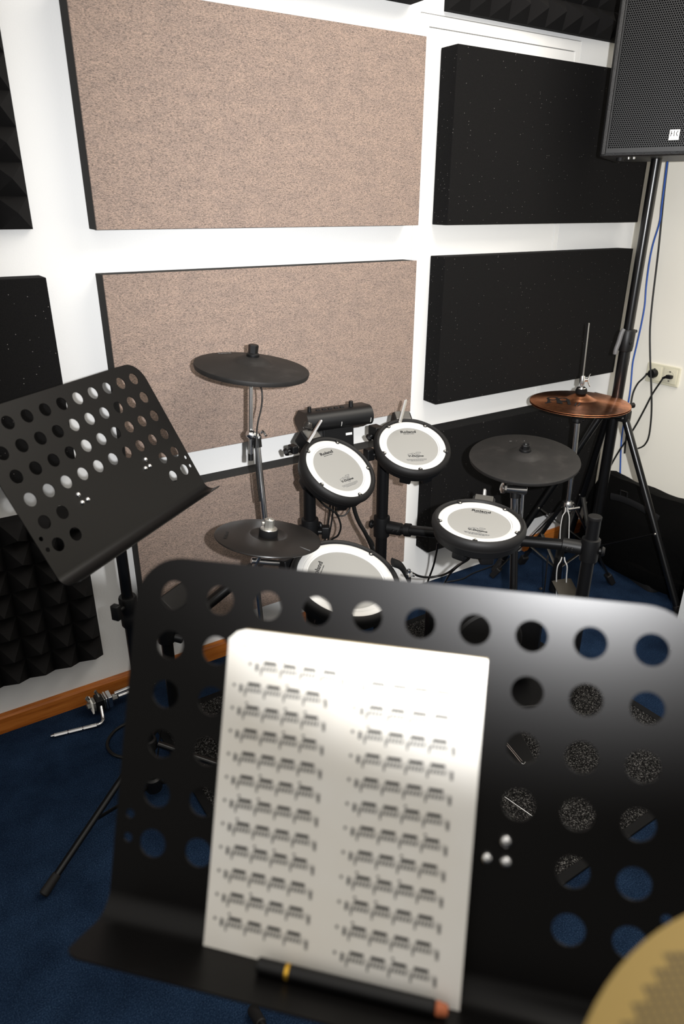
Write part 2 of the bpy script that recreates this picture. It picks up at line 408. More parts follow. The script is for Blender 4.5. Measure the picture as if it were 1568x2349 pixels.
bk = MB(FF_); gr = MB(FF_); bk2 = MB(FF_)
def mark(bb, u0, v0, u1, v1, n=1):
    k = max(1, n); q = []
    for i in range(k + 1):
        u = u0 + (u1 - u0) * i / k
        q += [page_pt(u, v0, .0004), page_pt(u, v1, .0004)]
    bb.add(q, [(2 * i, 2 * i + 1, 2 * i + 3, 2 * i + 2) for i in range(k)])
def row(u0, v, n, num=True):
    du = .0805; rnd = random.random
    for k in range(n):
        u = u0 + k * du
        mark(bk, u, v - .0055, u + .053, v + .0036, 3)                  # beam
        for s_ in range(5):
            us = u + s_ * .0128
            mark(gr, us - .0010, v, us + .0013, v + .019); mark(gr, us - .0055, v + .0165, us + .0010, v + .0235)
        if rnd() < .3: mark(gr, u - .004, v - .016, u + .006, v - .010)
        mark(gr, u - .012, v + .021, u - .006, v + .040)                # sticking letters
    for k in range(5): mark(gr, u0 - .028, v + .007 + k * .0042, u0 + n * du + .004, v + .0077 + k * .0042, 8)
    mark(bk, u0 + n * du - .006, v + .012, u0 + n * du - .002, v + .037); mark(gr, u0 + n * du + .000, v + .012, u0 + n * du + .004, v + .037)
    mark(gr, u0 - .034, v + .004, u0 - .024, v + .028)
    if num: mark(gr, u0 - .062, v + .004, u0 - .052, v + .013)
for k in range(12): row(.155 if k == 0 else .095, .098 + k * .0728, 4)
bk, bk2 = bk2, bk
for k in range(12): row(.585, .113 + k * .0728, 4)
for k in range(14): mark(gr, .27 + k * .0085, .047, .276 + k * .0085, .054)
for k in range(13): mark(gr, .41 + k * .0085, .047, .416 + k * .0085, .054)
for k in range(7): mark(gr, .54 + k * .0085, .047, .546 + k * .0085, .054)
mark(gr, .068, .047, .076, .055)
bk.build('beam_lettering', m_ink, t); bk2.build('beam_lettering', m_ink, t); gr.build('note_lettering', m_ink2, t)

# pen lying in the tray
TZ = -6.08 * P - .022 + .0011
def tray_pt(x, z, h): return FF_ @ V((x, TZ + h, z))
a, c = tray_pt(-.0875, .0345, .0062), tray_pt(.080, .0345, .0062)
t = thing('pen', 'black pen with a gold ring lying in the tray below the sheet music', 'pen', a)
d = (c - a).normalized()
b = MB(); b.cyl(a, a + d * .152, .0062, seg=20, bev=.0012); b.build('barrel', m_plastic, t)
b = MB(); b.cyl(a + d * .0255, a + d * .029, .0064, seg=20); b.build('ring', m_goldring, t)
b = MB(); b.cyl(a + d * .152, a + d * .162, .0058, .0045, 20, .001); b.build('end_cap', m_orange, t)

# brass cymbal at the lower right corner, on its stand
cx, cy, cz = -2.440, -2.001, 1.1
t = thing('brass_cymbal', 'yellow brass cymbal with darker stepped dotted area, beside the stand with sheet music', 'cymbal', (cx, cy, cz))
n, l, bs = nt(m_gold)
tc = n.new('ShaderNodeTexCoord'); mp = n.new('ShaderNodeMapping'); mp.inputs['Rotation'].default_value = (0, 0, math.radians(33.2)); l.new(tc.outputs['Object'], mp.inputs['Vector'])
sp = n.new('ShaderNodeSeparateXYZ'); l.new(mp.outputs['Vector'], sp.inputs[0])
def quant(s_, q): return mathn(m_gold, 'MULTIPLY', mathn(m_gold, 'FLOOR', mathn(m_gold, 'DIVIDE', s_, q)), q)
qx = quant(sp.outputs[0], .0085); qy = quant(sp.outputs[1], .0085)
rr = mathn(m_gold, 'SQRT', mathn(m_gold, 'ADD', mathn(m_gold, 'POWER', qx, 2.), mathn(m_gold, 'POWER', qy, 2.)))
ins = mathn(m_gold, 'LESS_THAN', rr, .167)
def cellc(s_, q): return mathn(m_gold, 'SUBTRACT', mathn(m_gold, 'FRACT', mathn(m_gold, 'DIVIDE', s_, q)), .5)
dd = mathn(m_gold, 'ADD', mathn(m_gold, 'POWER', cellc(sp.outputs[0], .0040), 2.), mathn(m_gold, 'POWER', cellc(sp.outputs[1], .0040), 2.))
dot = mathn(m_gold, 'LESS_THAN', dd, .14)
tocol(m_gold, mixc(m_gold, mathn(m_gold, 'MULTIPLY', ins, mathn(m_gold, 'MAXIMUM', dot, .38)), lin((136, 114, 58)), lin((64, 52, 22))))
b = MB(); b.lathe([(.006, .030), (.018, .029), (.03, .022), (.036, .016), (.09, .009), (.15, .0025), (.181, -.003), (.181, -.0042), (.15, .0012), (.09, .0077), (.036, .0148), (.029, .0205), (.018, .0275), (.006, .0285)], 96, M.Translation((cx, cy, cz)), close=True)
b.build('plate', m_gold, t)
t = thing('cymbal_stand', 'steel stand carrying the yellow brass cymbal', 'cymbal stand', (cx, cy, 0))
b = MB(); b.cyl((cx, cy, .1), (cx, cy, .7), .0125); b.build('lower_tube', m_steel, t)
b = MB(); b.cyl((cx, cy, .68), (cx, cy, cz + .06), .0045); b.build('rod', m_steel, t)
b = MB(); b.cyl((cx, cy, cz + .032), (cx, cy, cz + .046), .016, .014, 20, .002); b.cyl((cx, cy, cz + .012), (cx, cy, cz + .0275), .014, .016, 20, .002); b.build('felt', m_edge, t)
for k in range(3):
    a = .6 + k * 2 * PI / 3
    b = MB(); b.cyl((cx + .012 * math.cos(a), cy + .012 * math.sin(a), .3), (cx + .24 * math.cos(a), cy + .24 * math.sin(a), .01), .008); b.build('leg', m_steel, t)

# ------------------------------------------------------------------ drum mat
b = MB(); x0, x1, y0, y1 = -2.27, -.945, -1.275, -.19
t = thing('drum_mat', 'black and grey mottled mat with dark binding under the electronic drum kit', 'mat', ((x0 + x1) / 2, (y0 + y1) / 2, 0))
b.box((x0 + .022, y0 + .022, .0005), (x1 - .022, y1 - .022, .006)); b.build('pile', m_mat, t)
b = MB()
for p, q in (((x0, y0), (x1, y0 + .023)), ((x0, y1 - .023), (x1, y1)), ((x0, y0 + .022), (x0 + .023, y1 - .022)), ((x1 - .023, y0 + .022), (x1, y1 - .022))): b.box((*p, .0005), (*q, .008), bev=.002)
b.build('binding', m_edge, t)

# ------------------------------------------------------------------ electronic kit: pads
def drum_pad(label, o, nrm, up, k=1., hoop_r=.102, mount=None, group='grey mesh drum pads of the electronic kit'):
    Fm = at_frame(o, nrm, up)
    t = thing('drum_pad', label, 'drum pad', mx=Fm, group=group)
    s = hoop_r / .102; R0, R1, RO = .083 * s, hoop_r, hoop_r + .0165
    b = MB(Fm); b.lathe([(R0 - .004, -.004), (R0 - .004, -.002), (R0 - .001, -.0012), (R0, .0012), (R0 + .003, .0024), (R0 + .008, .0026), (R0 + .0095, .0012), (R0 + .011, .0026), (R1 - .003, .0026), (R1, .0012), (R1, -.012), (R0 - .004, -.012)], 96, close=True); b.build('hoop', m_hoop, t)
    b = MB(Fm); b.lathe([(R0 + .001, -.0035), (R0 - .002, -.0030), (R0 * .7, -.0022), (0, -.0018)], 96); b.lathe([(R0 + .001, -.006), (0, -.006)], 48); hd = b.build('mesh_head', m_head, t)
    b = MB(Fm); b.lathe([(R1 + .0003, .0005), (R1 + .003, .0055), (R1 + .008, .0075), (RO - .003, .004), (RO, -.003), (RO, -.012), (RO - .004, -.018), (RO - .004, -.022), (R1 + .0003, -.022)], 96, close=True); b.build('rubber_rim', m_rubber, t)
    b = MB(Fm); b.lathe([(R1 + .010, -.020), (R1 + .008, -.040), (R1 - .004, -.050), (R1 * .75, -.056), (0, -.057)], 64)
    for a in (250, 290, 10, 170):
        a = math.radians(a); b.box((-.017, -.016, -.062), (.017, .012, -.03), M.Translation((math.cos(a) * (R1 - .008), math.sin(a) * (R1 - .008), 0)) @ M.Rotation(a - PI / 2, 4, 'Z'), bev=.005)
    b.build('shell', m_plastic, t)
    for a in (54, 126, 198, 270, 342):
        mx = M.Rotation(math.radians(a - 90), 4, 'Z')
        b = MB(Fm); b.lathe([(.0065, -.0005), (.0065, .0034), (.0055, .0040), (0, .0040)], 20, mx @ M.Translation((0, R1 - .0015, 0))); b.box((-.006, R1 - .001, -.001), (.006, R1 + .008, .0066), mx, bev=.0012); lg = b.build('tension_lug', m_plastic, t)
        b = MB(Fm); b.lathe([(.0034, .0040), (.0034, .0056), (.0024, .0064), (0, .0066)], 16, mx @ M.Translation((0, R1 - .0032, 0))); b.build('lug_screw', m_steel, lg)
    # printing on the head
    zz = -.0016
    b = MB(Fm); vs, fs = text_shape('Roland', .0135 * s, .00028, 1.32); b.add(vs, fs, False, M.Translation((0, .061 * s, zz + .0012 * 0)))
    for x0, x1 in ((-.0165, -.0085), (-.0072, .0015), (.0028, .0062), (.0075, .017)): b.box((x0 * s, .0518 * s, zz - .0003), (x1 * s, .0532 * s, zz + .0001))
    b.build('maker_lettering', m_ink, hd)
    b = MB(Fm); vs, fs = text_shape('V-Drums', .0085 * s, .0003, 1.5, .0); b.add(vs, fs, False, M.Translation((.001 * s, -.0425 * s, zz)))
    b.build('logo_lettering', m_ink, hd)
    b = MB(Fm)
    def seg(p, q, w=.0005): 
        p = V((*p, 0)) * s; q = V((*q, 0)) * s; d = (q - p); L = d.length; 
        b.box((0, -w, -.0002), (L, w, .0001), M.Translation((p.x, p.y, zz)) @ M.Rotation(math.atan2(d.y, d.x), 4, 'Z'))
    v1 = [(-.023, -.034), (-.0075, -.030), (.002, -.0315), (-.002, -.0325), (.006, -.042), (.0045, -.029), (.0045, -.0265), (.018, -.0265), (.0195, -.0285), (.016, -.030), (.008, -.0495), (.004, -.0495), (-.008, -.036), (-.019, -.0385), (-.023, -.034)]
    for p, q in zip(v1, v1[1:]): seg(p, q)
    seg((.009, -.0295), (.0065, -.040)); seg((.0125, -.0295), (.008, -.042)); seg((-.0105, -.0315), (.003, -.046))
    for k, (x0, x1) in enumerate(((-.031, .031), (-.029, .030), (-.019, .021))):
        x = x0; y = -.0550 - k * .0034
        while x < x1:
            w = random.uniform(.003, .008); seg((x, y), (min(x + w, x1), y), .0007); x += w + .0014
    b.build('small_lettering', m_ink2, hd)
    if mount:
        q = MB(Fm); q.box((-.030, R1 + .012, -.050), (.030, R1 + .056, -.004), bev=.006); blk = q.build('mount_block', m_plastic, t)
        q = MB(Fm); q.box((-.024, R1 + .016, -.0045), (.024, R1 + .052, .0005), bev=.002); q.build('mount_plate', m_silverplate, blk)
        p0, p1 = V(mount[0]), V(mount[1]); dz = (p1 - p0)
        q = MB(); q.cyl(p0 - dz * .3, p1, .0052, seg=6); q.cyl(p1 - dz.normalized() * .001, p1 + dz.normalized() * .003, .0045, .003, 12); q.build('l_rod', m_chrome, t)
        if len(mount) > 2:
            q = MB(); c, ax = V(mount[2]), V(mount[3]).normalized(); q.cyl(c, c + ax * .020, .0145, .0125, 9, .003); q.build('mount_knob', m_clearknob, t)
    return t, Fm

drum_pad('mesh drum pad tilted steeply, the tom next to the black sound module', (-1.695, -.374, .765), (.142, -.568, .811), (-.175, .7918, .5852), mount=((-1.7513, -0.3161, 0.8521), (-1.7151, -0.3120, 0.8924), (-1.7423, -0.2819, 0.8661), (.25, .1, .9)))
drum_pad('mesh drum pad in front of the gap between felt panel and black foam, second tom', (-1.433, -.379, .788), (-.138, -.432, .891), (.3442, .8228, .4522), mount=((-1.4411, -0.3292, 0.8657), (-1.4160, -0.3155, 0.9103)))
drum_pad('flat-lying mesh drum pad below the large black ride cymbal pad', (-1.547, -.795, .723), (-.026, -.09, .996), (.748, .6589, .0791), mount=((-1.4220, -0.6821, 0.7156), (-1.4109, -0.6712, 0.7377)))
drum_pad('largest mesh drum pad, the snare, half hidden by the stand with sheet music', (-1.856, -.658, .589), (.049, -.329, .943), (-.6909, .6707, .2699), hoop_r=.1275)

# ------------------------------------------------------------------ cymbal pads
def cymbal_pad(label, name, o, nrm, ref, prof, m, top, letters=None, seamed=False):
    Fm = at_frame(o, nrm, ref); t = thing(name, label, 'cymbal pad', mx=Fm, group='black rubber cymbal pads')
    b = MB(Fm); b.lathe(prof, 96, close=True)
    dsk = b.build('pad_disc', m, t)
    for s_, size, pos, rot in (letters or []):
        b = MB(Fm); vs, fs = text_shape(s_, size, .0002, 1.3); b.add(vs, fs, False, M.Translation(pos) @ M.Rotation(rot, 4, 'Z')); b.build('maker_lettering', m_pad if m is m_shiny_pad else m_ink2, dsk)
    if seamed:
        b = MB(Fm)
        for a in seamed: b.box((.040, -.0007, .0045), (.130, .0007, .0062), M.Rotation(a, 4, 'Z'))
        b.build('zone_seam', m_ink2, dsk)
    return t, Fm
def disc_prof(R, bell_r, bell_h, rise, th, lip=.003):
    return [(.008, bell_h + rise), (bell_r * .45, bell_h * .93 + rise), (bell_r * .8, bell_h * .45 + rise), (bell_r, rise * 1.02), (bell_r * 1.1, rise * .97), (R * .75, rise * .40), (R - .006, .0015), (R - .001, 0), (R, -lip), (R - .002, -lip - th), (R - .010, -lip - th), (R * .75, rise * .4 - th * 1.2), (bell_r, rise - th * 1.4), (.008, rise - th)]
t, Fm = cymbal_pad('black cymbal pad raised highest, on a chrome rod in front of the middle felt panel', 'cymbal_pad', (-1.902, -.271, 1.061), (.089, -.089, .992), (.5, .77, 0), disc_prof(.1525, .052, .014, .014, .008, .004), m_pad, None,
    [('Roland', .011, (-.085, .075, .0084), math.radians(40))])
b = MB(Fm); b.lathe([(.016, .0255), (.017, .028), (.017, .034), (.013, .037), (0, .037)], 24); b.build('rubber_sleeve', m_plastic, t)
b = MB(Fm); b.lathe([(.0125, .036), (.0135, .056), (.012, .058), (0, .058)], 6, smooth=False); b.build('wing_nut', m_plastic, t)
b = MB(); b.tube([(-1.9097, -0.3309, 1.0237), (-1.9111, -0.3414, 1.0020), (-1.9161, -0.3429, 0.9682), (-1.9281, -0.3427, 0.9289), (-1.9343, -0.3438, 0.8945), (-1.9457, -0.3583, 0.8402), (-1.9452, -0.3586, 0.7785), (-1.9440, -0.3656, 0.7172)], .0022); b.build('cable', m_cable, t)

t, Fm = cymbal_pad('large dark grey ride cymbal pad between the copper hi-hat and the flat drum pad', 'cymbal_pad', (-1.154, -.572, .754), (-.094, -.095, .991), (.5, .77, 0), disc_prof(.165, .052, .012, .012, .007, .003), m_pad, None,
    [('Roland', .0135, (.0, .098, .0068), 0)])
b = MB(Fm); b.lathe([(.017, .0210), (.018, .025), (.0165, .030), (.012, .031), (0, .031)], 24); b.build('rubber_sleeve', m_plastic, t)
b = MB(Fm); b.lathe([(.0125, .030), (.0130, .042), (.0115, .044), (0, .044)], 8, smooth=False); b.build('wing_nut', m_plastic, t)

t, Fm = cymbal_pad('smooth black hi-hat pad with silver clutch, beside the snare pad', 'hi_hat_pad', (-2.009, -.535, .695), (.152, .024, .988), (.5, .77, 0), [(.012, .004), (.040, .0045), (.045, .0085), (.05, .0088), (.09, .0072), (.126, .0035), (.1315, .0015), (.1325, -.001), (.130, -.003), (.06, .001), (.012, 0)], m_shiny_pad, None,
    [('Roland', .012, (-.100, -.030, .0068), math.radians(90))], seamed=(math.radians(-35), math.radians(100)))
b = MB(Fm); b.lathe([(.0225, .0035), (.0235, .006), (.0235, .020), (.022, .0225), (0, .0225)], 32); b.build('felt_washer', m_edge, t)
b = MB(Fm); b.lathe([(.0215, .0226), (.0205, .0250), (.013, .0262), (0, .0262)], 32); b.build('clutch_flange', m_alu, t)
b = MB(Fm); b.lathe([(.0128, .026), (.0128, .047), (.0115, .0485), (0, .0485)], 8, smooth=False); b.lathe([(.006, .0484), (.006, .0515), (0, .0515)], 16); b.cyl((-.0125, -.004, .038), (-.018, -.006, .038), .0045, seg=12); b.build('clutch', m_alu, t)

# hinged chrome arms carrying the cymbal pads
t = thing('cymbal_boom', 'chrome cymbal rod and tube under the highest cymbal pad', 'cymbal boom', (-1.9192, -0.3472, 0.5847), 'chrome cymbal arms of the kit')
b = MB(); b.cyl((-1.9224, -0.3016, 1.0263), (-1.9376, -0.3094, 0.8317), .0058, seg=16); b.cyl((-1.902 + .0012, -.271 - .0012, 1.061 + .05), (-1.9225, -0.3015, 1.0240), .004); b.build('rod', m_chrome, t)
b = MB(); b.cyl((-1.9372, -0.3090, 0.8353), (-1.9386, -0.3099, 0.8171), .0066, seg=16); b.build('rod_tip', m_plastic, t)
c0 = V((-1.9200, -0.3141, 0.8817)); c1 = V((-1.9384, -0.3159, 0.8926))
b = MB(); b.cyl(c1, c0, .0135, .0125, 24, .002); b.cyl(c1 - (c0 - c1).normalized() * .010, c1, .0095, .0125, 20, .002); b.cyl(c0, c0 + (c0 - c1).normalized() * .012, .0125, .009, 20, .002); b.build('tilter', m_chrome, t)
c2 = V((-1.9077, -0.3165, 0.8900))
b = MB(); b.tube([c2, (-1.9024, -0.3194, 0.8960), (-1.9001, -0.3317, 0.8855)], (.0058, .0032), 12, 5); b.build('wing_bolt', m_chrome, t)
b = MB(); b.cyl((-1.9206, -0.3148, 0.8771), (-1.9203, -0.3195, 0.8538), .0125, .0115, 24); b.build('tube_collar', m_plastic, t)
b = MB(); b.cyl((-1.9211, -0.3190, 0.8587), (-1.9192, -0.3472, 0.5847), .0082, seg=20); b.build('tube', m_chrome, t)

t = thing('cymbal_boom', 'chrome and black cymbal arm below the large ride cymbal pad', 'cymbal boom', (-1.1617, -0.5967, 0.3090), 'chrome cymbal arms of the kit')
b = MB(); b.cyl((-1.1451, -0.5667, 0.7332), (-1.1499, -0.5862, 0.5169), .0055, seg=16); b.cyl((-1.154 - .003, -.572 - .003, .80), (-1.1448, -0.5673, 0.7277), .004); b.build('rod', m_chrome, t)
c0 = V((-1.2040, -0.5544, 0.6586)); c1 = V((-1.1390, -0.5773, 0.6464))
b = MB(); b.cyl(c0, c1, .0115, .0165, 24, .003); b.lathe([(.012, 0), (.017, .003), (.017, .010), (.010, .014), (0, .014)], 8, at_frame(c0, c0 - c1)); b.build('tilter', m_chrome, t)
b = MB(); b.cyl((-1.1591, -0.5557, 0.6377), (-1.1608, -0.5583, 0.6183), .0155, .0145, 24); b.build('tube_collar', m_plastic, t)
b = MB(); b.cyl((-1.1596, -0.5564, 0.6233), (-1.1526, -0.5689, 0.4721), .0125, seg=24); b.build('upper_tube', m_chrome, t)
b = MB(); b.cyl((-1.1510, -0.5665, 0.4785), (-1.1617, -0.5967, 0.3090), .0125, seg=24); b.build('lower_tube', m_rackm, t)

t = thing('cymbal_boom', 'short chrome rod and clamp under the smooth hi-hat pad', 'cymbal boom', (-2.0222, -0.4999, 0.4149), 'chrome cymbal arms of the kit')
b = MB(); b.cyl((-2.009 - .002, -.535, .695 - .01), (-2.0381, -0.5108, 0.6098), .0052, seg=16); b.cyl((-2.0371, -0.5093, 0.6139), (-2.0222, -0.4999, 0.4149), .007, seg=16); b.build('rod', m_chrome, t)
c0 = V((-2.0459, -0.5088, 0.6287)); c1 = V((-1.9739, -0.5220, 0.6063))
b = MB(); b.cyl(c0, c1, .0085, seg=16, bev=.002); b.build('side_screw', m_chrome, t)
b = MB(); b.box((-.028, -.014, -.016), (.028, .014, .016), at_frame((-1.9340, -0.5047, 0.5897), (.2, -.9, .2)), bev=.004); b.build('clamp_block', m_plastic, t)
# ------------------------------------------------------------------ drum rack
A_ = V((-1.734, -.272, 0)); B_ = V((-1.476, -.292, 0)); PR = V((-1.127, -.8295, 0)); PL = V((-2.2247, -0.3120, 0.2968)); PL.z = 0
t = thing('drum_rack', 'black tube rack carrying the mesh drum pads and cymbal arms', 'drum rack', (-1.6, -.3, 0))
def post(p, z1, name='upright', r=.019):
    b = MB(); b.cyl((p.x, p.y, .02), (p.x, p.y, z1), r, seg=32, bev=.001); o = b.build(name, m_rackm, t)
    b = MB(); b.lathe([(r, .03), (r + .004, .028), (r + .005, .009), (0, .0086)], 28, M.Translation((p.x, p.y, 0))); b.build('rubber_foot', m_rubber, o)
    return o
post(A_, .735); post(B_, .74)
o = post(PR, .645, 'side_post')
b = MB(); b.lathe([(.0192, .640), (.0198, .641), (.0198, .6485), (.0185, .650), (0, .6506)], 32, M.Translation((PR.x, PR.y, 0))); b.build('end_cap', m_rubber, o)
post(PL, .40, 'side_post', .0165)
def collar(p, z, d, name='joint', r=.019, L=.05):
    """clamp around a post with a socket pointing along d"""
    d = V((*d, 0)).normalized(); q = V((p.x, p.y, z)); b = MB()
    b.lathe([(r, .036), (r + .007, .034), (r + .0075, .030), (r + .0075, -.030), (r + .007, -.034), (r, -.036)], 32, M.Translation(q))
    b.cyl(q + d * (r + .002), q + d * (r + L), .0215, .0205, 28, .002)
    j = b.build(name, m_plastic, t)
    s_ = V((d.y, -d.x, 0))
    if s_.y > 0: s_ = -s_
    for e in (.028, .042):
        b = MB(); b.cyl(q + d * (r + e) + s_ * .019, q + d * (r + e) + s_ * .0245, .0055, .005, 14, .001); b.build('bolt', m_plastic, j)
    b = MB(); e = q - d * (r + .004); b.cyl(e, e - d * .012, .007); b.lathe([(.013, 0), (.015, .003), (.012, .010), (0, .011)], 10, at_frame(e - d * .008, -d)); b.build('wing_screw', m_plastic, j)
    return q + d * (r + L - .01)
zB, zR, zA, zL = .497, .545, .545, .375
dBR = ((PR - B_).x, (PR - B_).y)
s0 = collar(B_, zB, dBR); s1 = collar(PR, zR, (-dBR[0], -dBR[1]), L=.058)
b = MB(); b.cyl(s0, s1, .0165, seg=28); b.build('cross_bar', m_rackm, t)
dd = (s1 - s0).normalized()
b = MB(); b.lathe([(.0165, 0), (.0215, .001), (.0215, .020), (.0165, .021)], 28, at_frame(s0 + dd * .020, dd)); b.build('memory_clamp', m_plastic, t)
b = MB(); q = V((PR.x, PR.y, zR - .012)); e = V((.80, .15, 0)).normalized(); b.cyl(q + e * .018, q + e * .034, .010, .012, 16, .002); b.box((-.019, -.005, 0), (.019, .005, .008), at_frame(q + e * .033, e, (.25, 0, .97)), bev=.002); b.build('wing_bolt', m_steel, t)
dAL = ((PL - A_).x, (PL - A_).y)
s0 = collar(A_, zA, (dAL[0], dAL[1])); s1 = collar(PL, zL, (-dAL[0], -dAL[1]), r=.0165)
b = MB(); b.cyl(s0, s1, .0165, seg=28); b.build('cross_bar', m_rackm, t)
b = MB(); b.cyl((A_.x, A_.y, .30), (B_.x, B_.y, .30), .0165, seg=28); b.build('cross_bar', m_rackm, t)
b = MB(); q = V((A_.x, A_.y, .535)); e = V((.75, -.5, 0)).normalized(); b.cyl(q + e * .018, q + e * .040, .009, seg=14); b.box((-.013, -.019, 0), (.013, .019, .024), at_frame(q + e * .036, e), bev=.003); b.build('knob', m_plastic, t)
b = MB(); q = V((-1.7446, -0.3126, 0.2972)); b.cyl(q + V((-.02, .01, -.01)), q + V((.0, -.02, .005)), .010, .012, 18, .002); b.cyl(q + V((.0, -.02, .005)), q + V((.004, -.026, .006)), .008, seg=14); b.build('chrome_screw', m_chrome, t)
b = MB(); q = V((PL.x, PL.y, .355)); b.cyl(q + V((.015, -.01, 0)), q + V((.040, -.02, -.010)), .013, .015, 12, .003); b.build('knob', m_plastic, t)
b = MB(); b.box((-.05, -.03, -.02), (.05, .03, .02), at_frame((-2.1882, -0.3153, 0.4597), (.3, -.5, .8)), bev=.004); b.build('bracket_plate', m_plastic, t)

for c_, sz, kd in (((-1.4585, -0.2252, 0.7933), (.016, .022, .022), (-.8, .2, -.5)), ((-1.7731, -0.2497, 0.8023), (.010, .016, .012), (-.9, .2, -.3)), ((-1.5363, -0.2984, 0.7562), (.014, .014, .018), (.6, -.6, 0))):
    c_ = V(c_); kd = V(kd).normalized(); b = MB(M.Translation(c_)); b.box((-sz[0], -sz[1], -sz[2]), sz, bev=.004); pc_ = b.build('pad_clamp', m_plastic, t)
    b = MB(); b.cyl(c_ + kd * sz[0], c_ + kd * (sz[0] + .014), .006); b.lathe([(.011, 0), (.013, .003), (.010, .010), (0, .011)], 8, at_frame(c_ + kd * (sz[0] + .008), kd)); b.build('wing_screw', m_plastic, pc_)
b = MB(); b.cyl((-1.7357, -0.2299, 0.7871), (-1.6948, -0.2163, 0.7647), .011); b.cyl((B_.x, B_.y, .70), (-1.4585, -0.2252, 0.7933), .013); b.build('clamp_rod', m_rackm, t)

# ------------------------------------------------------------------ sound module
mL, mR = V((-1.7219, -0.2349, 0.8692)), V((-1.5186, -0.2741, 0.8738))
ax = (mR - mL); L = ax.length; ax.normalize()
up = V((0, 0, 1)); bk_ = ax.cross(up).normalized()
if bk_.y < 0: bk_ = -bk_
up = bk_.cross(ax); up = up if up.z > 0 else -up
Fm = M.Translation(mL) @ M((ax, bk_, up)).transposed().to_4x4()        # x along, y to the wall, z up
t = thing('sound_module', 'black drum sound module with rounded front and small knobs, between the two upper pads', 'drum module', (mL + mR) / 2)
r = .029; prof = [(r * math.cos(a), r * math.sin(a)) for a in [PI * .5 + k * PI * 1.05 / 14 for k in range(15)]]
prof += [(.050, -.052), (.098, -.030), (.105, -.015), (.062, .022)]
prof[0] = (0.004, r)
n = len(prof); b = MB(Fm)
vs = [(0, y, z) for y, z in prof] + [(L, y, z) for y, z in prof]
b.add(vs, [tuple(range(n)), tuple(range(n, 2 * n))[::-1]], False); b.add(vs, [(k, (k + 1) % n, (k + 1) % n + n, k + n) for k in range(n)], True)
body = b.build('module_body', m_plastic, t)
for x in (L * .50, L * .955):
    b = MB(Fm); b.add([(x - .0006, (r + .0003) * math.cos(a), (r + .0003) * math.sin(a)) for a in [PI * 1.02 + k * .11 for k in range(6)]] + [(x + .0006, (r + .0003) * math.cos(a), (r + .0003) * math.sin(a)) for a in [PI * 1.02 + k * .11 for k in range(6)]], [(k, k + 1, k + 7, k + 6) for k in range(5)]); b.build('panel_line', m_white, body)
for x, hh, rr_ in ((.018, .014, .0055), (.150, .016, .0065)):
    b = MB(Fm); b.cyl((x, .012, r - .004), (x, .012, r + hh), rr_ * 1.1, rr_, 18, .001); b.build('knob', m_plastic, t)
for k in range(5):
    b = MB(Fm); b.box((.04 + k * .019, .010, r - .004), (.052 + k * .019, .020, r + .002), bev=.001); b.build('button', m_rubber, t)
b = MB(Fm); b.box((.050, -.010, -.115), (.150, .040, -.022), bev=.005); br = b.build('module_bracket', m_plastic, t)
b = MB(Fm); b.box((.123, -.0112, -.052), (.143, -.0100, -.045)); b.build('sticker', m_white, br)
b = MB(); b.cyl(Fm @ V((.10, .03, -.08)), V((A_.x + .05, A_.y - .0, .70)), .010); b.cyl(V((A_.x + .05, A_.y, .70)), V((A_.x, A_.y, .70)), .012); b.build('mount_tube', m_rackm, t)

# ------------------------------------------------------------------ kit cables
def cable(label, pts, r=.003, m=m_cable, group='black cables of the drum kit', cat='cable', name='cable'):
    b = MB(); b.tube(pts, r, 10, 6)
    return tag(b.build(name, m, loc=V(pts[0])), label, cat, group)
cable('thin cable running from the tom pad beside the module down past the rack upright', [(-1.7402, -0.3146, 0.6705), (-1.7123, -0.3251, 0.6357), (-1.6804, -0.3353, 0.6064), (-1.6662, -0.3399, 0.5657), (-1.6697, -0.3308, 0.5293), (-1.6845, -0.3093, 0.5020), (-1.6898, -0.2940, 0.4254), (-1.6905, -0.2979, 0.2189)])
cable('black cable hanging straight beside the curved cables under the left tom pad', [(-1.6795, -0.3170, 0.6423), (-1.6774, -0.3135, 0.6019), (-1.6834, -0.3103, 0.5511), (-1.6893, -0.3042, 0.5057), (-1.6905, -0.2791, 0.4033), (-1.6959, -0.2740, 0.2079)], .0026)
cable('cable hanging behind the straight one below the left tom pad', [(-1.6670, -0.2824, 0.6243), (-1.6683, -0.2790, 0.5795), (-1.6746, -0.2760, 0.5279), (-1.6836, -0.2716, 0.4755), (-1.6894, -0.2587, 0.3938), (-1.7055, -0.2678, 0.2079)], .0026)
cable('small cable loop hanging under the left tom pad', [(-1.6808, -0.3407, 0.6453), (-1.6885, -0.3456, 0.6264), (-1.6899, -0.3644, 0.6139), (-1.6748, -0.3742, 0.6139), (-1.6590, -0.3759, 0.6305), (-1.6472, -0.3626, 0.6454)], .0022)
cable('thick black cable bundle leaving the left tom pad towards the snare', [(-1.6505, -0.3812, 0.6556), (-1.6418, -0.3805, 0.6182), (-1.6276, -0.3837, 0.5803), (-1.6092, -0.3880, 0.5454), (-1.5811, -0.3846, 0.4877), (-1.5575, -0.3870, 0.4133), (-1.5359, -0.3989, 0.2194)], .0062)
cable('thin cable beside the thick bundle at the rack upright under the second tom', [(-1.5976, -0.3740, 0.5368), (-1.5831, -0.3817, 0.5154), (-1.5746, -0.3869, 0.4914), (-1.5761, -0.3902, 0.4585), (-1.5755, -0.3798, 0.2559)], .0022)
cable('cable hanging straight from the rack bar to the floor beside the blocked door', [(-1.3706, -0.4513, 0.4739), (-1.3226, -0.3929, 0.3965), (-1.2812, -0.3354, 0.3092), (-1.2465, -0.2753, 0.2185), (-1.2362, -0.2441, 0.1418)], .0034)
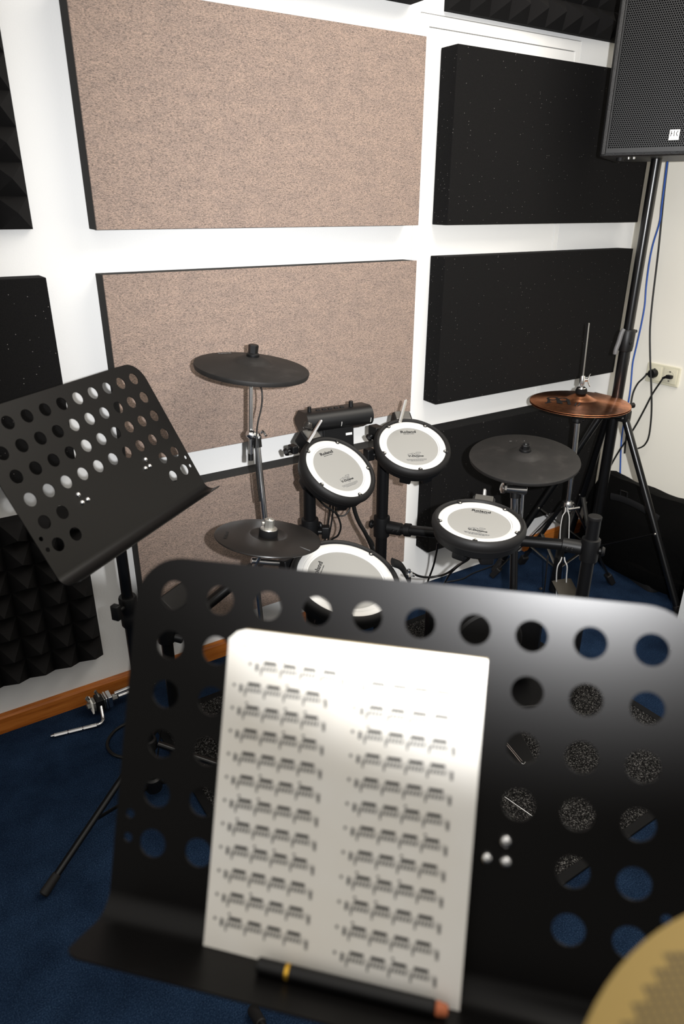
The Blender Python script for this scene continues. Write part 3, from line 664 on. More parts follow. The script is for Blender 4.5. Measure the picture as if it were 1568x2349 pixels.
cable('cable sagging from the snare drum clamp to below the flat drum pad', [(-1.5194, -0.5045, 0.4360), (-1.4425, -0.4557, 0.3764), (-1.3871, -0.4408, 0.3495), (-1.3540, -0.4597, 0.3548), (-1.3608, -0.5024, 0.3893), (-1.3955, -0.5752, 0.4557), (-1.4631, -0.6818, 0.5414), (-1.5210, -0.7527, 0.6075)], .0036)
cable('cable dropping from the flat drum pad to the carpet', [(-1.5161, -0.7464, 0.6008), (-1.4724, -0.6781, 0.5369), (-1.4014, -0.5746, 0.4497), (-1.3015, -0.4402, 0.3331), (-1.1946, -0.3107, 0.2158), (-1.1669, -0.2609, 0.1466)], .0034)
cable('thin cable lying on the carpet under the flat drum pad', [(-0.9481, -0.0412, 0.0040), (-0.8662, -0.0586, 0.0040), (-0.7929, -0.0468, 0.0040), (-0.6876, -0.0444, 0.0040), (-0.6179, -0.0409, 0.0040), (-0.5353, -0.0345, 0.0040)], .003)

# snare lug clamp with chrome wing at its right side
t = thing('rack_clamp', 'chrome wing clamp at the side of the snare pad, where the sagging cable starts', 'clamp', (-1.6633, -0.6656, 0.5465))
b = MB(); b.tube([(-1.7231, -0.6741, 0.6045), (-1.6914, -0.6676, 0.5821), (-1.6674, -0.6612, 0.5497), (-1.6522, -0.6587, 0.5239)], (.013, .006), 10, 5); b.build('strap', m_plastic, t)
b = MB(); b.box((-.010, -.006, -.006), (.010, .006, .006), at_frame((-1.6606, -0.6679, 0.5455), (.2, -.9, .3)), bev=.002); b.cyl((-1.6620, -0.6658, 0.5476), (-1.6601, -0.6661, 0.5618), .006, .005, 14, .001); b.cyl((-1.6710, -0.6582, 0.5508), (-1.6434, -0.6692, 0.5396), .0042, seg=12); b.build('wing_screw', m_chrome, t)

# ------------------------------------------------------------------ kick pad
kx, ky = -1.33, -.66; fwd = V((-.42, -.9, 0)).normalized(); Fk = M.Translation((kx, ky, .009)) @ M((V((-fwd.y, fwd.x, 0)), -fwd, V((0, 0, 1)))).transposed().to_4x4()
t = thing('kick_pad', 'black kick drum pad standing on the mottled mat', 'kick drum', (kx, ky, 0))
b = MB(Fk); b.box((-.19, .0, .03), (.19, .07, .325), bev=.03); b.build('tower', m_plastic, t)
b = MB(Fk); b.lathe([(.11, 0), (.112, .012), (.105, .02), (0, .022)], 48, M.Translation((0, .001, .20)) @ M.Rotation(PI / 2, 4, 'X')); b.build('beater_pad', m_rubber, t)
b = MB(Fk); b.box((-.21, -.10, 0), (.21, .16, .012), bev=.004); b.build('base_plate', m_rackm, t)
t = thing('kick_pedal', 'black kick pedal with bright wire edge lying on the mat', 'pedal', (-1.5037, -0.9752, 0.0080))
pa, pb, pc, pd = V((-1.4591, -0.8978, 0.0350)), V((-1.4713, -0.9689, 0.0300)), V((-1.5982, -1.0277, 0.0300)), V((-1.5810, -1.1081, 0.0250))
b = MB(); b.tube([pa, pa * .5 + pb * .5, pb, pb + V((.012, .0, .0))], .0016, 8, 4); b.build('wire', m_chrome, t)
b = MB(); b.tube([pa + V((.007, .006, 0)), pb + V((.007, .006, 0))], .0012, 8, 1); b.build('wire', m_chrome, t)
b = MB(); b.tube([pc, pd], .0014, 8, 1); b.build('wire', m_chrome, t)
ce = V((-1.5951, -0.9492, 0.0200)); b = MB(Fk); b.box((-.05, -.36, .004), (.05, -.106, .014), bev=.003); b.build('footboard', m_rackm, t)

# ------------------------------------------------------------------ hi-hat
hx, hy, hz = -.614, -.328, .794
t = thing('hi_hat_cymbal', 'upper copper hi-hat cymbal with dark maker letters', 'cymbal', (hx, hy, hz), 'copper hi-hat cymbals')
b = MB(M.Translation((hx, hy, hz))); b.lathe([(.006, .033), (.02, .031), (.038, .022), (.050, .0145), (.060, .0125), (.12, .0065), (.1775, 0), (.178, -.0006), (.1775, -.0012), (.12, .0053), (.06, .0113), (.049, .0133), (.037, .0208), (.02, .0298), (.006, .0318)], 128, close=True); pl = b.build('plate', m_copper, t)
Fh = M.Translation((hx, hy, hz)) @ M.Rotation(math.radians(-33.2), 4, 'Z')
b = MB(Fh)
def strip(p, q, w):
    p = V(p); q = V(q); d = (q - p).normalized(); s_ = V((-d.y, d.x)) * w
    cs = [p + s_, q + s_, q - s_, p - s_]; zf = lambda c: .0125 - (c.length - .06) * (.0125) / .1175 + .0014
    b.add([(c.x, c.y, zf(c)) for c in cs], [(0, 1, 2, 3)])
def glyph(c, e0, e1):
    lp = [(c[0] + .0165 * math.cos(a), c[1] + .021 * math.sin(a)) for a in [2 * PI * k / 14 for k in range(15)]]
    for p, q in zip(lp, lp[1:]): strip(p, q, .0046)
    strip(lp[8], e0, .0052); strip(lp[13], e1, .0052)
glyph((-.096, .016), (-.124, -.030), (-.092, -.048)); glyph((-.066, -.012), (-.084, -.056), (-.060, -.072))
strip((-.136, -.034), (-.112, -.026), .0050); strip((-.046, -.086), (-.030, -.056), .0024); strip((-.036, -.090), (-.018, -.060), .0020)
b.build('maker_letters', m_ink, pl)
t = thing('hi_hat_cymbal', 'lower copper hi-hat cymbal, turned upside down just under the upper one', 'cymbal', (hx, hy, hz - .012), 'copper hi-hat cymbals')
b = MB(M.Translation((hx, hy, hz - .0075)) @ M.Rotation(PI, 4, 'X')); b.lathe([(.006, .033), (.02, .031), (.038, .022), (.050, .0145), (.060, .0125), (.12, .0065), (.1775, 0), (.178, -.0006), (.1775, -.0012), (.12, .0053), (.06, .0113), (.049, .0133), (.037, .0208), (.02, .0298), (.006, .0318)], 128, close=True); b.build('plate', m_copper, t)

t = thing('hi_hat_stand', 'chrome hi-hat stand with tall rod carrying the copper cymbals', 'hi-hat stand', (-.622, -.333, 0))
top = V((-0.6247, -0.3271, 1.0782)); c_ = V((hx, hy, hz)); ds = (top - (c_ + V((0, 0, .03)))).normalized()
pole_t = c_ + V((0, 0, -.05)); pole_b = V((-0.6223, -0.3480, 0.3975)); pd_ = (pole_b - pole_t).normalized(); foot_b = V((pole_b.x - .002, pole_b.y + .004, .10))
b = MB(); b.cyl(c_ + V((0, 0, -.05)), c_ + V((0, 0, .035)), .0034); b.cyl(c_ + V((0, 0, .03)), top, .0034, .0030, 14, .001); b.build('pull_rod', m_steel, t)
b = MB(); b.lathe([(.016, .031), (.020, .034), (.021, .044), (.018, .052), (0, .0525)], 28, M.Translation(c_)); b.build('felt', m_edge, t)
b = MB(); b.lathe([(.020, -.034), (.022, -.038), (.020, -.060), (0, -.0605)], 28, M.Translation(c_)); b.build('felt', m_edge, t)
b = MB(); b.lathe([(.0165, .0525), (.0155, .0555), (.006, .057), (.0055, .066), (.0095, .068), (.0095, .096), (.008, .099), (0, .099)], 24, M.Translation(c_) @ frame(ds).to_4x4()); b.build('clutch', m_chrome, t)
w = c_ + ds * .083; e = V((.80, -.55, 0)).normalized()
b = MB(); b.cyl(w + e * .008, w + e * .020, .007, .0055, 14); b.tube([w + e * .020, w + e * .023 + V((.004, .004, .014)), w + e * .027 + V((.006, .006, .020))], (.005, .0022), 10, 4); b.tube([w + e * .020, w + e * .024 + V((-.003, -.003, -.012)), w + e * .030 + V((-.004, -.004, -.022))], (.005, .0022), 10, 4); b.build('wing_screw', m_chrome, t)
b = MB(); b.lathe([(.0, .0), (.0165, .001), (.0175, .005), (.0175, .024), (.0135, .028), (0, .028)], 28, M.Translation(pole_t) @ frame(pd_).to_4x4()); b.cyl(pole_t + pd_ * .018 + e * .016, pole_t + pd_ * .018 + e * .024, .005, seg=12); b.build('cymbal_seat', m_plastic, t)
b = MB(); b.cyl(pole_t + pd_ * .02, pole_b, .0115, seg=24); b.build('upper_tube', m_chrome, t)
b = MB(); b.cyl(pole_b, foot_b, .0165, seg=24); b.build('lower_tube', m_leg, t)
b = MB(); b.lathe([(.0120, -.012), (.022, -.010), (.024, -.004), (.024, .006), (.018, .010), (.020, .026), (.0166, .03)], 28, M.Translation(pole_b) @ frame(pd_).to_4x4()); b.cyl(pole_b + V((-.02, -.02, -.012)), pole_b + V((.03, -.03, -.012)), .006, seg=12); b.build('clamp_collar', m_chrome, t)
hub = V((foot_b.x, foot_b.y, .15))
for f, hgt in (((-0.3672, -0.4244, 0.0120), .40), ((-0.7395, -0.1124, 0.0120), .38), ((-.55, -.095, .012), .40)):
    f = V(f); d = V((f.x - hub.x, f.y - hub.y, 0)).normalized(); tp = V((pole_b.x, pole_b.y, hgt)) + d * .022; a = (f - tp).normalized()
    q = MB(); q.tube([tp, tp * .5 + f * .5, f - a * .02], (.0135, .0028), 8, 1, d.cross(V((0, 0, 1)))); lg = q.build('leg', m_leg, t)
    q = MB(); q.box((-.015, -.012, -.010), (.015, .012, .045), at_frame(f, -a), bev=.005); q.build('rubber_foot', m_rubber, lg)
    q = MB(); q.tube([V((hub.x, hub.y, .12)) + d * .016, tp + (f - tp) * .5], (.007, .002), 8, 1, d.cross(V((0, 0, 1)))); q.build('brace', m_leg, t)
b = MB()
b.tube([(-0.6523, -0.3623, 0.3950), (-0.6574, -0.3670, 0.3797), (-0.6709, -0.3679, 0.3614), (-0.6802, -0.3744, 0.3127), (-0.6816, -0.3853, 0.2408)], .0019, 8, 5)
b.tube([(-0.6758, -0.3964, 0.2022), (-0.6834, -0.3988, 0.1882), (-0.6982, -0.3998, 0.1680), (-0.6962, -0.4006, 0.1194), (-0.6837, -0.4061, 0.0252)], .0024, 8, 5)
b.tube([(-0.6453, -0.3668, 0.3951), (-0.6476, -0.3734, 0.3798), (-0.6485, -0.3825, 0.3614), (-0.6521, -0.3927, 0.3128), (-0.6533, -0.4038, 0.2409)], .0019, 8, 5)
b.tube([(-0.6673, -0.4019, 0.2022), (-0.6692, -0.4081, 0.1883), (-0.6669, -0.4202, 0.1681), (-0.6633, -0.4221, 0.1195), (-0.6532, -0.4260, 0.0254)], .0024, 8, 5)
b.build('pull_wires', m_wire, t)
b = MB(); fa, fb = V((-0.6667, -0.4030, 0.1018)), V((-.72, -.56, .02)); b.tube([fa, fb], (.042, .005), 10, 1, V((fb - fa)).cross(V((0, 0, 1)))); b.build('footboard', m_board, t)
b = MB(); b.cyl((hub.x, hub.y, .01), (hub.x, hub.y, .17), .022, .0165, 20, .003); b.build('base', m_rackm, t)
b = MB(); b.tube([(-0.7794, -0.4121, 0.2420), (-0.7644, -0.4056, 0.0747)], (.011, .003), 8, 1); b.cyl((-0.7864, -0.4038, 0.1003), (-0.7804, -0.4034, 0.0962), .006, seg=12, bev=.001); b.build('pedal_frame', m_leg, t)

# ------------------------------------------------------------------ loudspeaker and its stand
C1 = V((-0.6454, -0.2888, 1.5957)); h = math.radians(-29)
lf = V((math.sin(h), math.cos(h), 0)); nr = V((math.sin(h - PI / 2), math.cos(h - PI / 2), 0)); Wd, Dp, Ht = .37, .33, .62
Fs = M.Translation(C1) @ M((-lf, V((0, 0, 1)), nr)).transposed().to_4x4()       # x to the right of the front, y up, z to the room
ctr = Fs @ V((Wd / 2, 0, -Dp / 2))
t = thing('loudspeaker', 'large black loudspeaker with perforated grille and small white badge', 'loudspeaker', (ctr.x, ctr.y, C1.z))
b = MB(Fs); b.box((0, 0, -Dp), (Wd, Ht, -.004), bev=.009); b.box((.005, .006, -.012), (.019, Ht - .006, .0005), bev=.004); b.box((Wd - .019, .006, -.012), (Wd - .005, Ht - .006, .0005), bev=.004); b.build('cabinet', m_cab, t)
gx0, gx1, gy0, gy1 = .0205, Wd - .0205, .012, Ht - .012
pitch = .0066; ho = []; j = 0; y = gy0 + .015
while y < gy1 - .012:
    x = gx0 + .006 + (pitch / 2 if j % 2 else 0)
    while x < min(gx1 - .005, .33): ho.append((x, y)); x += pitch
    y += pitch * .866; j += 1
hx_ = [(.0026 * math.cos(k * PI / 3 + PI / 6), .0026 * math.sin(k * PI / 3 + PI / 6)) for k in range(6)]
# perforated sheet as hexagonal cells: each cell is a ring of six quads round its hole
b = MB(Fs); R6 = pitch / math.sqrt(3); vs = []; fs = []
ox = [(R6 * math.cos(k * PI / 3 + PI / 6), R6 * math.sin(k * PI / 3 + PI / 6)) for k in range(6)]
for x, y in ho:
    k0 = len(vs)
    vs += [(x + a, y + c, .0) for a, c in ox] + [(x + a, y + c, .0) for a, c in hx_] + [(x + a, y + c, -.0012) for a, c in hx_]
    for k in range(6):
        q = (k + 1) % 6; fs += [(k0 + k, k0 + q, k0 + 6 + q, k0 + 6 + k), (k0 + 6 + k, k0 + 6 + q, k0 + 12 + q, k0 + 12 + k)]
b.add(vs, fs)
b.box((gx0, gy0, -.003), (gx1, gy0 + .0125, .0006)); b.box((gx0, gy1 - .012, -.003), (gx1, gy1, .0006)); b.box((gx0, gy0, -.003), (gx0 + .0035, gy1, .0004)); b.box((gx1 - .02, gy0, -.003), (gx1, gy1, .0004))
b.build('grille', m_grille, t)
b = MB(Fs); b.box((gx0, gy0, -.0039), (gx1, gy1, -.0036)); b.build('grille_foam', m_hollow, t)
bx, by = .200, .042
b = MB(Fs); b.box((bx, by, .0005), (bx + .0285, by + .0285, .0020), bev=.0006); bd = b.build('badge', m_white, t)
b = MB(Fs)
def bl(x0, y0, x1, y1, w=.0011):
    p = V((bx + x0 * .0285, by + y0 * .0285, 0)); q = V((bx + x1 * .0285, by + y1 * .0285, 0)); d = q - p
    b.box((0, -w, .0019), (d.length, w, .0023), M.Translation((p.x, p.y, 0)) @ M.Rotation(math.atan2(d.y, d.x), 4, 'Z'))
bl(.17, .36, .17, .88); bl(.17, .63, .30, .63); bl(.47, .36, .47, .88); bl(.83, .88, .67, .63); bl(.67, .63, .83, .36)
vs, fs = text_shape('AUDIO', .0046, 0, 1.15); b.add(vs, fs, False, M.Translation((bx + .0142, by + .0045, .0021)))
b.build('badge_letters', m_ink, bd)
for x in (.06, Wd - .06):
    b = MB(Fs); b.lathe([(.013, 0), (.012, .010), (0, .0105)], 18, M.Translation((x, 0, -.05)) @ M.Rotation(PI / 2, 4, 'X')); b.build('rubber_foot', m_rubber, t)
b = MB(Fs); b.lathe([(.005, 0), (.0045, .006), (0, .007)], 14, M.Translation((.088, 0, -.03)) @ M.Rotation(PI / 2, 4, 'X')); b.lathe([(.005, 0), (.0045, .006), (0, .007)], 14, M.Translation((.104, 0, -.03)) @ M.Rotation(PI / 2, 4, 'X')); b.build('bottom_screw', m_steel, t)

sx, sy = -.433, -.354; zt = C1.z
t = thing('speaker_stand', 'black tripod speaker stand in the corner below the loudspeaker', 'speaker stand', (sx, sy, 0))
b = MB(); b.cyl((sx, sy, .95), (sx, sy, zt - .0005), .0175, seg=28); b.build('upper_tube', m_tube, t)
b = MB(); b.cyl((sx, sy, .10), (sx, sy, 1.0), .0205, seg=28); b.build('lower_tube', m_tube, t)
b = MB(); b.lathe([(.0178, 1.045), (.0235, 1.044), (.0265, 1.038), (.0265, .985), (.0245, .968), (.0208, .966)], 32, M.Translation((sx, sy, 0))); cl = b.build('height_clamp', m_plastic, t)
e = V((-.80, .15, 0)).normalized(); f = V((-.35, -.94, 0)).normalized(); q = V((sx, sy, 1.0))
b = MB(); b.tube([q + e * .022 + V((0, 0, .045)), q + e * .030 + V((0, 0, .03)), q + e * .036 + V((0, 0, .0)), q + e * .043 + V((0, 0, -.025)), q + e * .044 + V((0, 0, -.042))], (.009, .0085), 12, 5); b.build('clamp_lever', m_lever, cl)
b = MB(); b.cyl(q + f * .022, q + f * .031, .007, .006, 14, .001); b.build('clamp_bolt', m_plastic, cl)
b = MB(); b.cyl(q - e * .022 + V((0, 0, .035)), q - e * .040 + V((0, 0, .035)), .006, seg=12, bev=.002); b.build('clamp_bolt', m_plastic, cl)
b = MB(); b.box((.0212, -.006, .915), (.0222, .006, .95), M.Translation((sx, sy, 0)) @ M.Rotation(math.radians(-42), 4, 'Z')); b.build('white_sticker', m_white, t)
zh = .745
b = MB(); b.lathe([(.0208, .02), (.030, .018), (.052, .010), (.056, 0), (.054, -.016), (.040, -.024), (.0208, -.026)], 36, M.Translation((sx, sy, zh)))
for k, hd in enumerate((312, 30, 178)):
    a = math.radians(hd); d = V((math.sin(a), math.cos(a), 0)); b.box((-.016, .015, -.036), (.016, .062, .008), M.Translation((sx, sy, zh)) @ M((V((d.y, -d.x, 0)), d, V((0, 0, 1)))).transposed().to_4x4(), bev=.004)
b.cyl((sx + .05, sy - .01, zh + .008), (sx + .085, sy - .02, zh + .010), .009, .0105, 16, .003)
hb = b.build('leg_hub', m_plastic, t)
b = MB(); b.lathe([(.0206, .20), (.030, .197), (.033, .185), (.033, .165), (.0206, .158)], 32, M.Translation((sx, sy, 0))); b.build('brace_hub', m_plastic, t)
b = MB(); b.lathe([(0, .085), (.022, .086), (.024, .092), (.024, .115), (.0206, .12)], 24, M.Translation((sx, sy, 0))); b.build('tube_end', m_rubber, t)
for hd, rr_ in ((312, .385), (30, .27), (178, .425)):
    a = math.radians(hd); d = V((math.sin(a), math.cos(a), 0)); tp = V((sx, sy, zh - .020)) + d * .046; f = V((sx, sy, .012)) + d * rr_; u_ = (f - tp).normalized()
    b = MB(); b.cyl(tp, f - u_ * .03, .0135, seg=22); lg = b.build('leg', m_tube, t)
    b = MB(); b.cyl(f - u_ * .075, f, .0155, .0165, 20, .004); b.build('rubber_foot', m_rubber, lg)
    b = MB(); md = tp + (f - tp) * .56; b.tube([V((sx, sy, .18)) + d * .03, md], (.010, .003), 8, 1, d.cross(V((0, 0, 1)))); br = b.build('brace', m_rackm, t)
    sd = d.cross(V((0, 0, 1))) ; sd = sd if sd.dot(V((-.7, -.7, 0))) > 0 else -sd
    b = MB(); b.cyl(md + sd * .012, md + sd * .0165, .0055, .004, 14, .001); b.cyl(tp + sd * .015, tp + sd * .0185, .005, .004, 14, .001); b.build('rivets', m_steel, lg)

# ------------------------------------------------------------------ double socket, plugs, hanging cables
yc, zc = -.2533, .8085
t = thing('wall_socket', 'cream double power socket on the side wall', 'socket', (0, yc, zc))
Fw = M.Translation((0, yc, zc)) @ M((V((0, -1, 0)), V((0, 0, 1)), V((-1, 0, 0)))).transposed().to_4x4()
b = MB(Fw); b.box((-.076, -.0405, .0005), (.076, .0405, .009), bev=.004); b.build('face_plate', m_cream, t)
for x in (-.0355, .0355):
    b = MB(Fw); b.box((x - .031, -.031, .008), (x + .031, .031, .0115), bev=.003); b.lathe([(.022, .0113), (.0225, .0128), (.0205, .0128), (.0195, .010), (0, .0098)], 36, M.Translation((x, 0, 0))); ins = b.build('insert', m_cream, t)
    b = MB(Fw); b.box((x - .0035, .0165, .0118), (x + .0035, .0215, .0132)); b.box((x - .0035, -.0215, .0118), (x + .0035, -.0165, .0132)); b.build('earth_clip', m_steel, ins)
def plug(label, x, flat, pts):
    p = Fw @ V((x, 0, .011)); t = thing('power_plug', label, 'plug', p, 'black power plugs in the wall socket')
    b = MB(Fw)
    if flat: b.box((x - .0085, -.0075, .0105), (x + .0175, .0075, .030), bev=.004); e = Fw @ V((x - .010, -.003, .022)); sr = ((x - .006, -.001, .021), (x - .022, -.010, .022))
    else: b.lathe([(.0185, .0100), (.0185, .030), (.016, .0335), (0, .034)], 32, M.Translation((x, 0, 0))); sr = ((x - .015, -.004, .021), (x - .030, -.008, .022))
    b.build('plug_body', m_plastic, t)
    b = MB(); b.cyl(Fw @ V(sr[0]), Fw @ V(sr[1]), .006, .0045, 14); b.build('strain_relief', m_plastic, t)
    b = MB(); b.tube(pts, .0036, 10, 6); b.build('cord', m_cable, t)
    return t
plug('black round power plug in the socket half nearer the corner', -.0355, False, [Fw @ V((-.062, -.008, .022)), (-0.0300, -0.1824, 0.7822), (-0.0340, -0.1649, 0.7567), (-0.0400, -0.1554, 0.7175), (-0.0450, -0.1575, 0.6706), (-0.0500, -0.1653, 0.6050), (-0.0500, -0.1653, 0.5256), (-0.0500, -0.1718, 0.4465)])
plug('black flat power plug in the socket half farther from the corner', .0355, True, [Fw @ V((.015, -.009, .022)), (-0.0260, -0.2611, 0.7786), (-0.0260, -0.2357, 0.7232), (-0.0300, -0.2163, 0.6568), (-0.0340, -0.1917, 0.5795), (-0.0400, -0.1638, 0.5074), (-0.0450, -0.1338, 0.4346), (-0.0500, -0.0998, 0.3370), (-0.0500, -0.0647, 0.2652), (-0.0300, -0.0002, 0.1148), (-0.0200, 0.0513, -0.0010)])
cable('bright blue cable hanging from the loudspeaker beside its stand', [(-0.1000, -0.1682, 1.6181), (-0.0800, -0.1574, 1.5632), (-0.0600, -0.1496, 1.4574), (-0.0500, -0.1465, 1.3949), (-0.0400, -0.1274, 1.3139), (-0.0350, -0.1215, 1.2393), (-0.0300, -0.1230, 1.1462), (-0.0300, -0.1308, 1.0778), (-0.0300, -0.1303, 0.9984), (-0.0300, -0.1258, 0.9165), (-0.0300, -0.1214, 0.8419), (-0.0300, -0.1259, 0.7864), (-0.0300, -0.1307, 0.7398), (-0.0300, -0.1330, 0.6727), (-0.0300, -0.1285, 0.5929), (-0.0300, -0.1289, 0.5328), (-0.0300, -0.1336, 0.4730), (-0.0300, -0.1502, 0.3636), (-0.0300, -0.1653, 0.2729)], .0034, m_blue, None)
cable('long black cable hanging down the side wall in front of the power socket', [(-0.0800, -0.1564, 1.6193), (-0.0600, -0.1498, 1.5187), (-0.0400, -0.1459, 1.4106), (-0.0350, -0.1526, 1.2986), (-0.0300, -0.1560, 1.1997), (-0.0300, -0.1615, 1.1155), (-0.0300, -0.1691, 1.0298), (-0.0300, -0.1793, 0.9605), (-0.0350, -0.2060, 0.8572), (-0.0400, -0.2314, 0.7707), (-0.0350, -0.2487, 0.6802), (-0.0300, -0.2565, 0.6049), (-0.0300, -0.2590, 0.5413), (-0.0300, -0.2489, 0.5070), (-0.0300, -0.2332, 0.4887), (-0.0350, -0.2072, 0.4722)], .0034, m_cable, None)

# ------------------------------------------------------------------ gig bag in the corner
t = thing('gig_bag', 'black padded gig bag lying against the side wall under the loudspeaker', 'bag', (-.16, -.5, 0))
ns = 26; sec = []
for i in range(ns + 1):
    u = i / ns; y = -.105 - u * .74; hh = .375 - .02 * u - .05 * math.sin(u * 5) * u; ww = .225 + .05 * math.sin(u * PI)
    k = min(1, u / .05, (1 - u) / .05) ** .5 if 0 < u < 1 else 0.
    hh *= .80 + .20 * k; ww *= .82 + .18 * k
    ring = []
    for a in range(20):
        th = 2 * PI * a / 20; c, s_ = math.cos(th), math.sin(th); ex = .55
        X = abs(c) ** ex * (1 if c > 0 else -1); Z = abs(s_) ** ex * (1 if s_ > 0 else -1)
        wob = .006 * math.sin(9 * u + 3 * th) + .004 * math.sin(23 * u + 5 * th)
        x = -.012 - ww / 2 + X * (ww / 2 - .01) - .09 * max(0, -Z) * (1 if c < 0 else 0) * .5 + wob * (1 if c < 0 else 0)
        z = max(.003, hh / 2 + Z * hh / 2 + wob * (1 if s_ > 0 else 0) - (.10 * max(0, -X) if s_ > 0 else 0))
        ring.append((min(x, -.020), y, z))
    sec.append(ring)
vs = [p for r_ in sec for p in r_]; fs = []
for i in range(ns):
    for a in range(20): fs.append((i * 20 + a, i * 20 + (a + 1) % 20, (i + 1) * 20 + (a + 1) % 20, (i + 1) * 20 + a))
fs += [tuple(range(20)), tuple(range(ns * 20, ns * 20 + 20))[::-1]]
b = MB(); b.add(vs, fs, True); b.build('bag_body', m_bag, t)
b = MB(); b.tube([(-0.2229, -0.3220, 0.0200), (-0.2306, -0.3446, 0.0150), (-0.2551, -0.4251, 0.0120), (-0.2802, -0.5067, 0.0120), (-0.2849, -0.5550, 0.0120), (-0.2488, -0.5696, 0.0160), (-0.1900, -0.5592, 0.0300)], (.022, .0035), 10, 6, (0, -.2, 1)); b.build('shoulder_strap', m_strap, t)
q = V((-0.2850, -0.3567, 0.3656)); b = MB()
for a, c in (((-.022, -.012), (.022, -.012)), ((-.022, .012), (.022, .012)), ((-.022, -.012), (-.022, .012)), ((.022, -.012), (.022, .012))):
    f = lambda p: q + V((-.3, -.9, .15)).normalized() * p[0] + V((0, .1, 1)) * p[1]
    b.cyl(f(a), f(c), .003, seg=8)
b.build('buckle', m_plastic, t)
b = MB(); b.tube([(-0.2900, -0.3014, 0.3397), (-0.2920, -0.3655, 0.3469), (-0.3000, -0.4537, 0.3438), (-0.3050, -0.5384, 0.3292)], (.014, .003), 8, 4, (0, 0, 1)); b.build('compression_strap', m_strap, t)

# light grey cabinet cut by the right edge
t = thing('cabinet', 'light grey cabinet, only a narrow strip of it beside the gig bag', 'cabinet', (-.33, -1.15, 0))
b = MB(); b.box((-.610, -1.45, .02), (-.05, -.862, .84), bev=.002); b.build('carcass', m_grey, t)
b = MB(); b.box((-.628, -1.45, .03), (-.6105, -.864, .82), bev=.0015); b.build('door_panel', m_grey, t)
b = MB(); b.box((-.59, -1.43, 0), (-.07, -.88, .0205)); b.build('plinth', m_edge, t)

# ------------------------------------------------------------------ chrome tom arm on the carpet
t = thing('tom_arm', 'chrome drum mounting arm with bent rod lying on the carpet by the baseboard', 'drum arm', (-2.3897, -0.0897, 0.0000))
zr = .009
b = MB(); e0, e1 = V((-2.5391, -0.1158, 0.0090)), V((-2.4155, -0.1397, 0.0090)); dl = (e1 - e0).normalized()
for a, c in ((.04, .34), (.36, .67), (.69, 1.0)): b.cyl(e0 + (e1 - e0) * a, e0 + (e1 - e0) * c, .0056, seg=6, bev=.0006)
b.cyl(e0, e1, .0042, seg=12); b.cyl(e0 - dl * .004, e0 + dl * .006, .0035, seg=12)
b.tube([e1, (-2.4050, -0.1395, 0.0090), (-2.3947, -0.1313, 0.0100), (-2.3911, -0.1205, 0.0140), (-2.3866, -0.0940, 0.0320), (-2.3837, -0.0756, 0.0450)], .0050, 12, 6); b.build('bent_rod', m_chrome, t)
c0, c1 = V((-2.4072, -0.0742, 0.0360)), V((-2.2979, -0.0724, 0.0360)); d = (c1 - c0).normalized(); L = (c1 - c0).length
Ft = M.Translation(c0) @ frame(d, (0, 0, 1)).to_4x4()
for z0, z1, r_, m_, nm in ((.000, .009, .017, m_steel, 'clamp_jaw'), (.010, .030, .021, m_plastic, 'clamp_block'), (.031, .036, .019, m_steel, 'clamp_jaw'), (.037, .043, .021, m_chrome, 'clamp_jaw'), (.045, .058, .0205, m_chrome, 'clamp_jaw')):
    b = MB(Ft); b.box((-r_, -r_ * .95, z0), (r_, r_ * .95, z1), bev=.0025); b.build(nm, m_, t)
b = MB(Ft); b.box((-.020, -.0205, -.006), (.020, .0205, -.001), bev=.0012); b.build('white_shim', m_white, t)
b = MB(Ft); b.lathe([(.010, .058), (.012, .062), (.012, .075), (.008, .08)], 8, smooth=False); b.lathe([(.0115, -.006), (.0115, -.016), (.008, -.018), (0, -.018)], 8, smooth=False); b.build('hex_nut', m_steel, t)
b = MB(Ft); b.cyl((0, -.002, .078), (0, -.002, .20), .0085, seg=20, bev=.002); b.cyl((.0, .012, .07), (.0, .016, .15), .006, seg=12); b.build('tube', m_chrome, t)
b = MB(Ft); b.tube([(.0, .020, .022), (.0, .034, .018), (.0, .046, .014)], (.006, .003), 10, 4); b.tube([(.0, .018, -.008), (.0, .028, -.012), (.0, .034, -.014)], (.007, .003), 10, 4); b.build('wing_bolt', m_steel, t)

cable('black cable loop on the carpet beside the chrome mounting arm', [(-2.2696, -0.1984, 0.0050), (-2.3142, -0.1812, 0.0050), (-2.3430, -0.1788, 0.0050), (-2.3721, -0.1874, 0.0050), (-2.3984, -0.2105, 0.0050), (-2.4132, -0.2399, 0.0050), (-2.4124, -0.2763, 0.0050), (-2.3960, -0.3055, 0.0050), (-2.3657, -0.3292, 0.0050), (-2.3140, -0.3463, 0.0050)], .0046, m_cable, None)

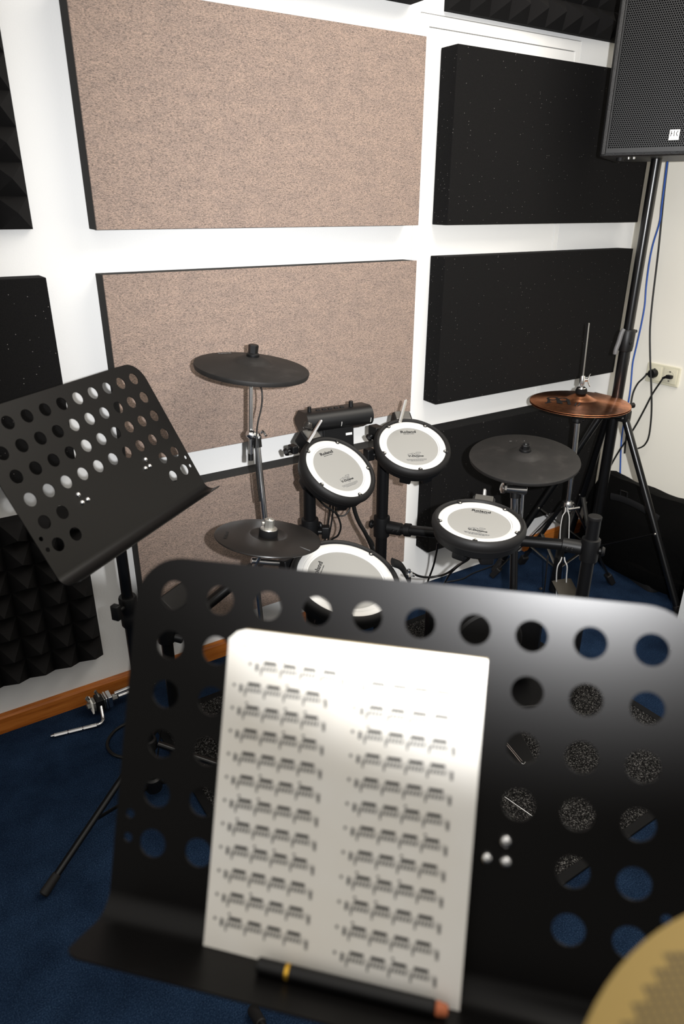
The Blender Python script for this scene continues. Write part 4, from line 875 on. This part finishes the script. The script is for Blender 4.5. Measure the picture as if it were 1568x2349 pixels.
# ------------------------------------------------------------------ light: the camera's flash, the warm room light and an added fill
w = bpy.data.worlds.new('room_light'); sc.world = w; w.use_nodes = True
n, l = w.node_tree.nodes, w.node_tree.links; bg = n['Background']
tc = n.new('ShaderNodeTexCoord'); sp = n.new('ShaderNodeSeparateXYZ'); l.new(tc.outputs['Generated'], sp.inputs[0])
r = n.new('ShaderNodeValToRGB'); l.new(sp.outputs[2], r.inputs['Fac'])
mr = n.new('ShaderNodeMapRange'); mr.inputs[1].default_value = -1; mr.inputs[2].default_value = 1; l.new(sp.outputs[2], mr.inputs[0]); l.new(mr.outputs[0], r.inputs['Fac'])
e = r.color_ramp.elements; e[0].position = .3; e[0].color = (.03, .032, .035, 1); e[1].position = .85; e[1].color = (.95, .91, .85, 1)
q = e.new(.5); q.color = (.20, .19, .17, 1)
l.new(r.outputs['Color'], bg.inputs['Color']); bg.inputs['Strength'].default_value = 1.0
ld = bpy.data.lights.new('camera_flash', 'SPOT'); ld.energy = 250; ld.color = (.985, .99, 1.); ld.shadow_soft_size = .012; ld.spot_size = math.radians(92); ld.spot_blend = 1.
lo = bpy.data.objects.new('camera_flash', ld); COL.objects.link(lo)
lo.matrix_world = M.Translation((-2.6038, -1.9884, 1.4781)) @ frame(-V((0.6569, 0.7498, -0.0792)), (0, 0, 1)).to_4x4()

la = bpy.data.lights.new('overhead_fill', 'AREA'); la.energy = 38; la.size = 1.4; la.color = (1, .93, .83)  # unseen area light added overhead to brighten the right wall and corner
lp = bpy.data.objects.new('overhead_fill', la); COL.objects.link(lp); lp.location = (-.95, -1.25, 2.62)
cam = bpy.data.cameras.new('camera'); co = bpy.data.objects.new('camera', cam); COL.objects.link(co)
cam.sensor_fit = 'VERTICAL'; cam.sensor_height = 36; cam.sensor_width = 24; cam.lens = 24.3903; cam.clip_start = .02
Rr, Uu, Fw_ = V((.837263, -.546792, .002897)), V((.218519, .339449, .91489)), V((.501238, .765371, -.403692))
co.matrix_world = M.Translation((-2.706672, -1.935732, 1.450326)) @ M((Rr, Uu, -Fw_)).transposed().to_4x4()
cam.dof.use_dof = True; cam.dof.focus_distance = 2.1; cam.dof.aperture_fstop = 3.8
sc.camera = co
sc.view_settings.view_transform = 'Standard'; sc.view_settings.look = 'None'; sc.view_settings.gamma = 1; sc.view_settings.use_curve_mapping = False
sc.view_settings.exposure = 0.0
try:
    sc.cycles.use_denoising = True
except Exception: pass
sc.cycles.max_bounces = 6; sc.cycles.sample_clamp_indirect = 6
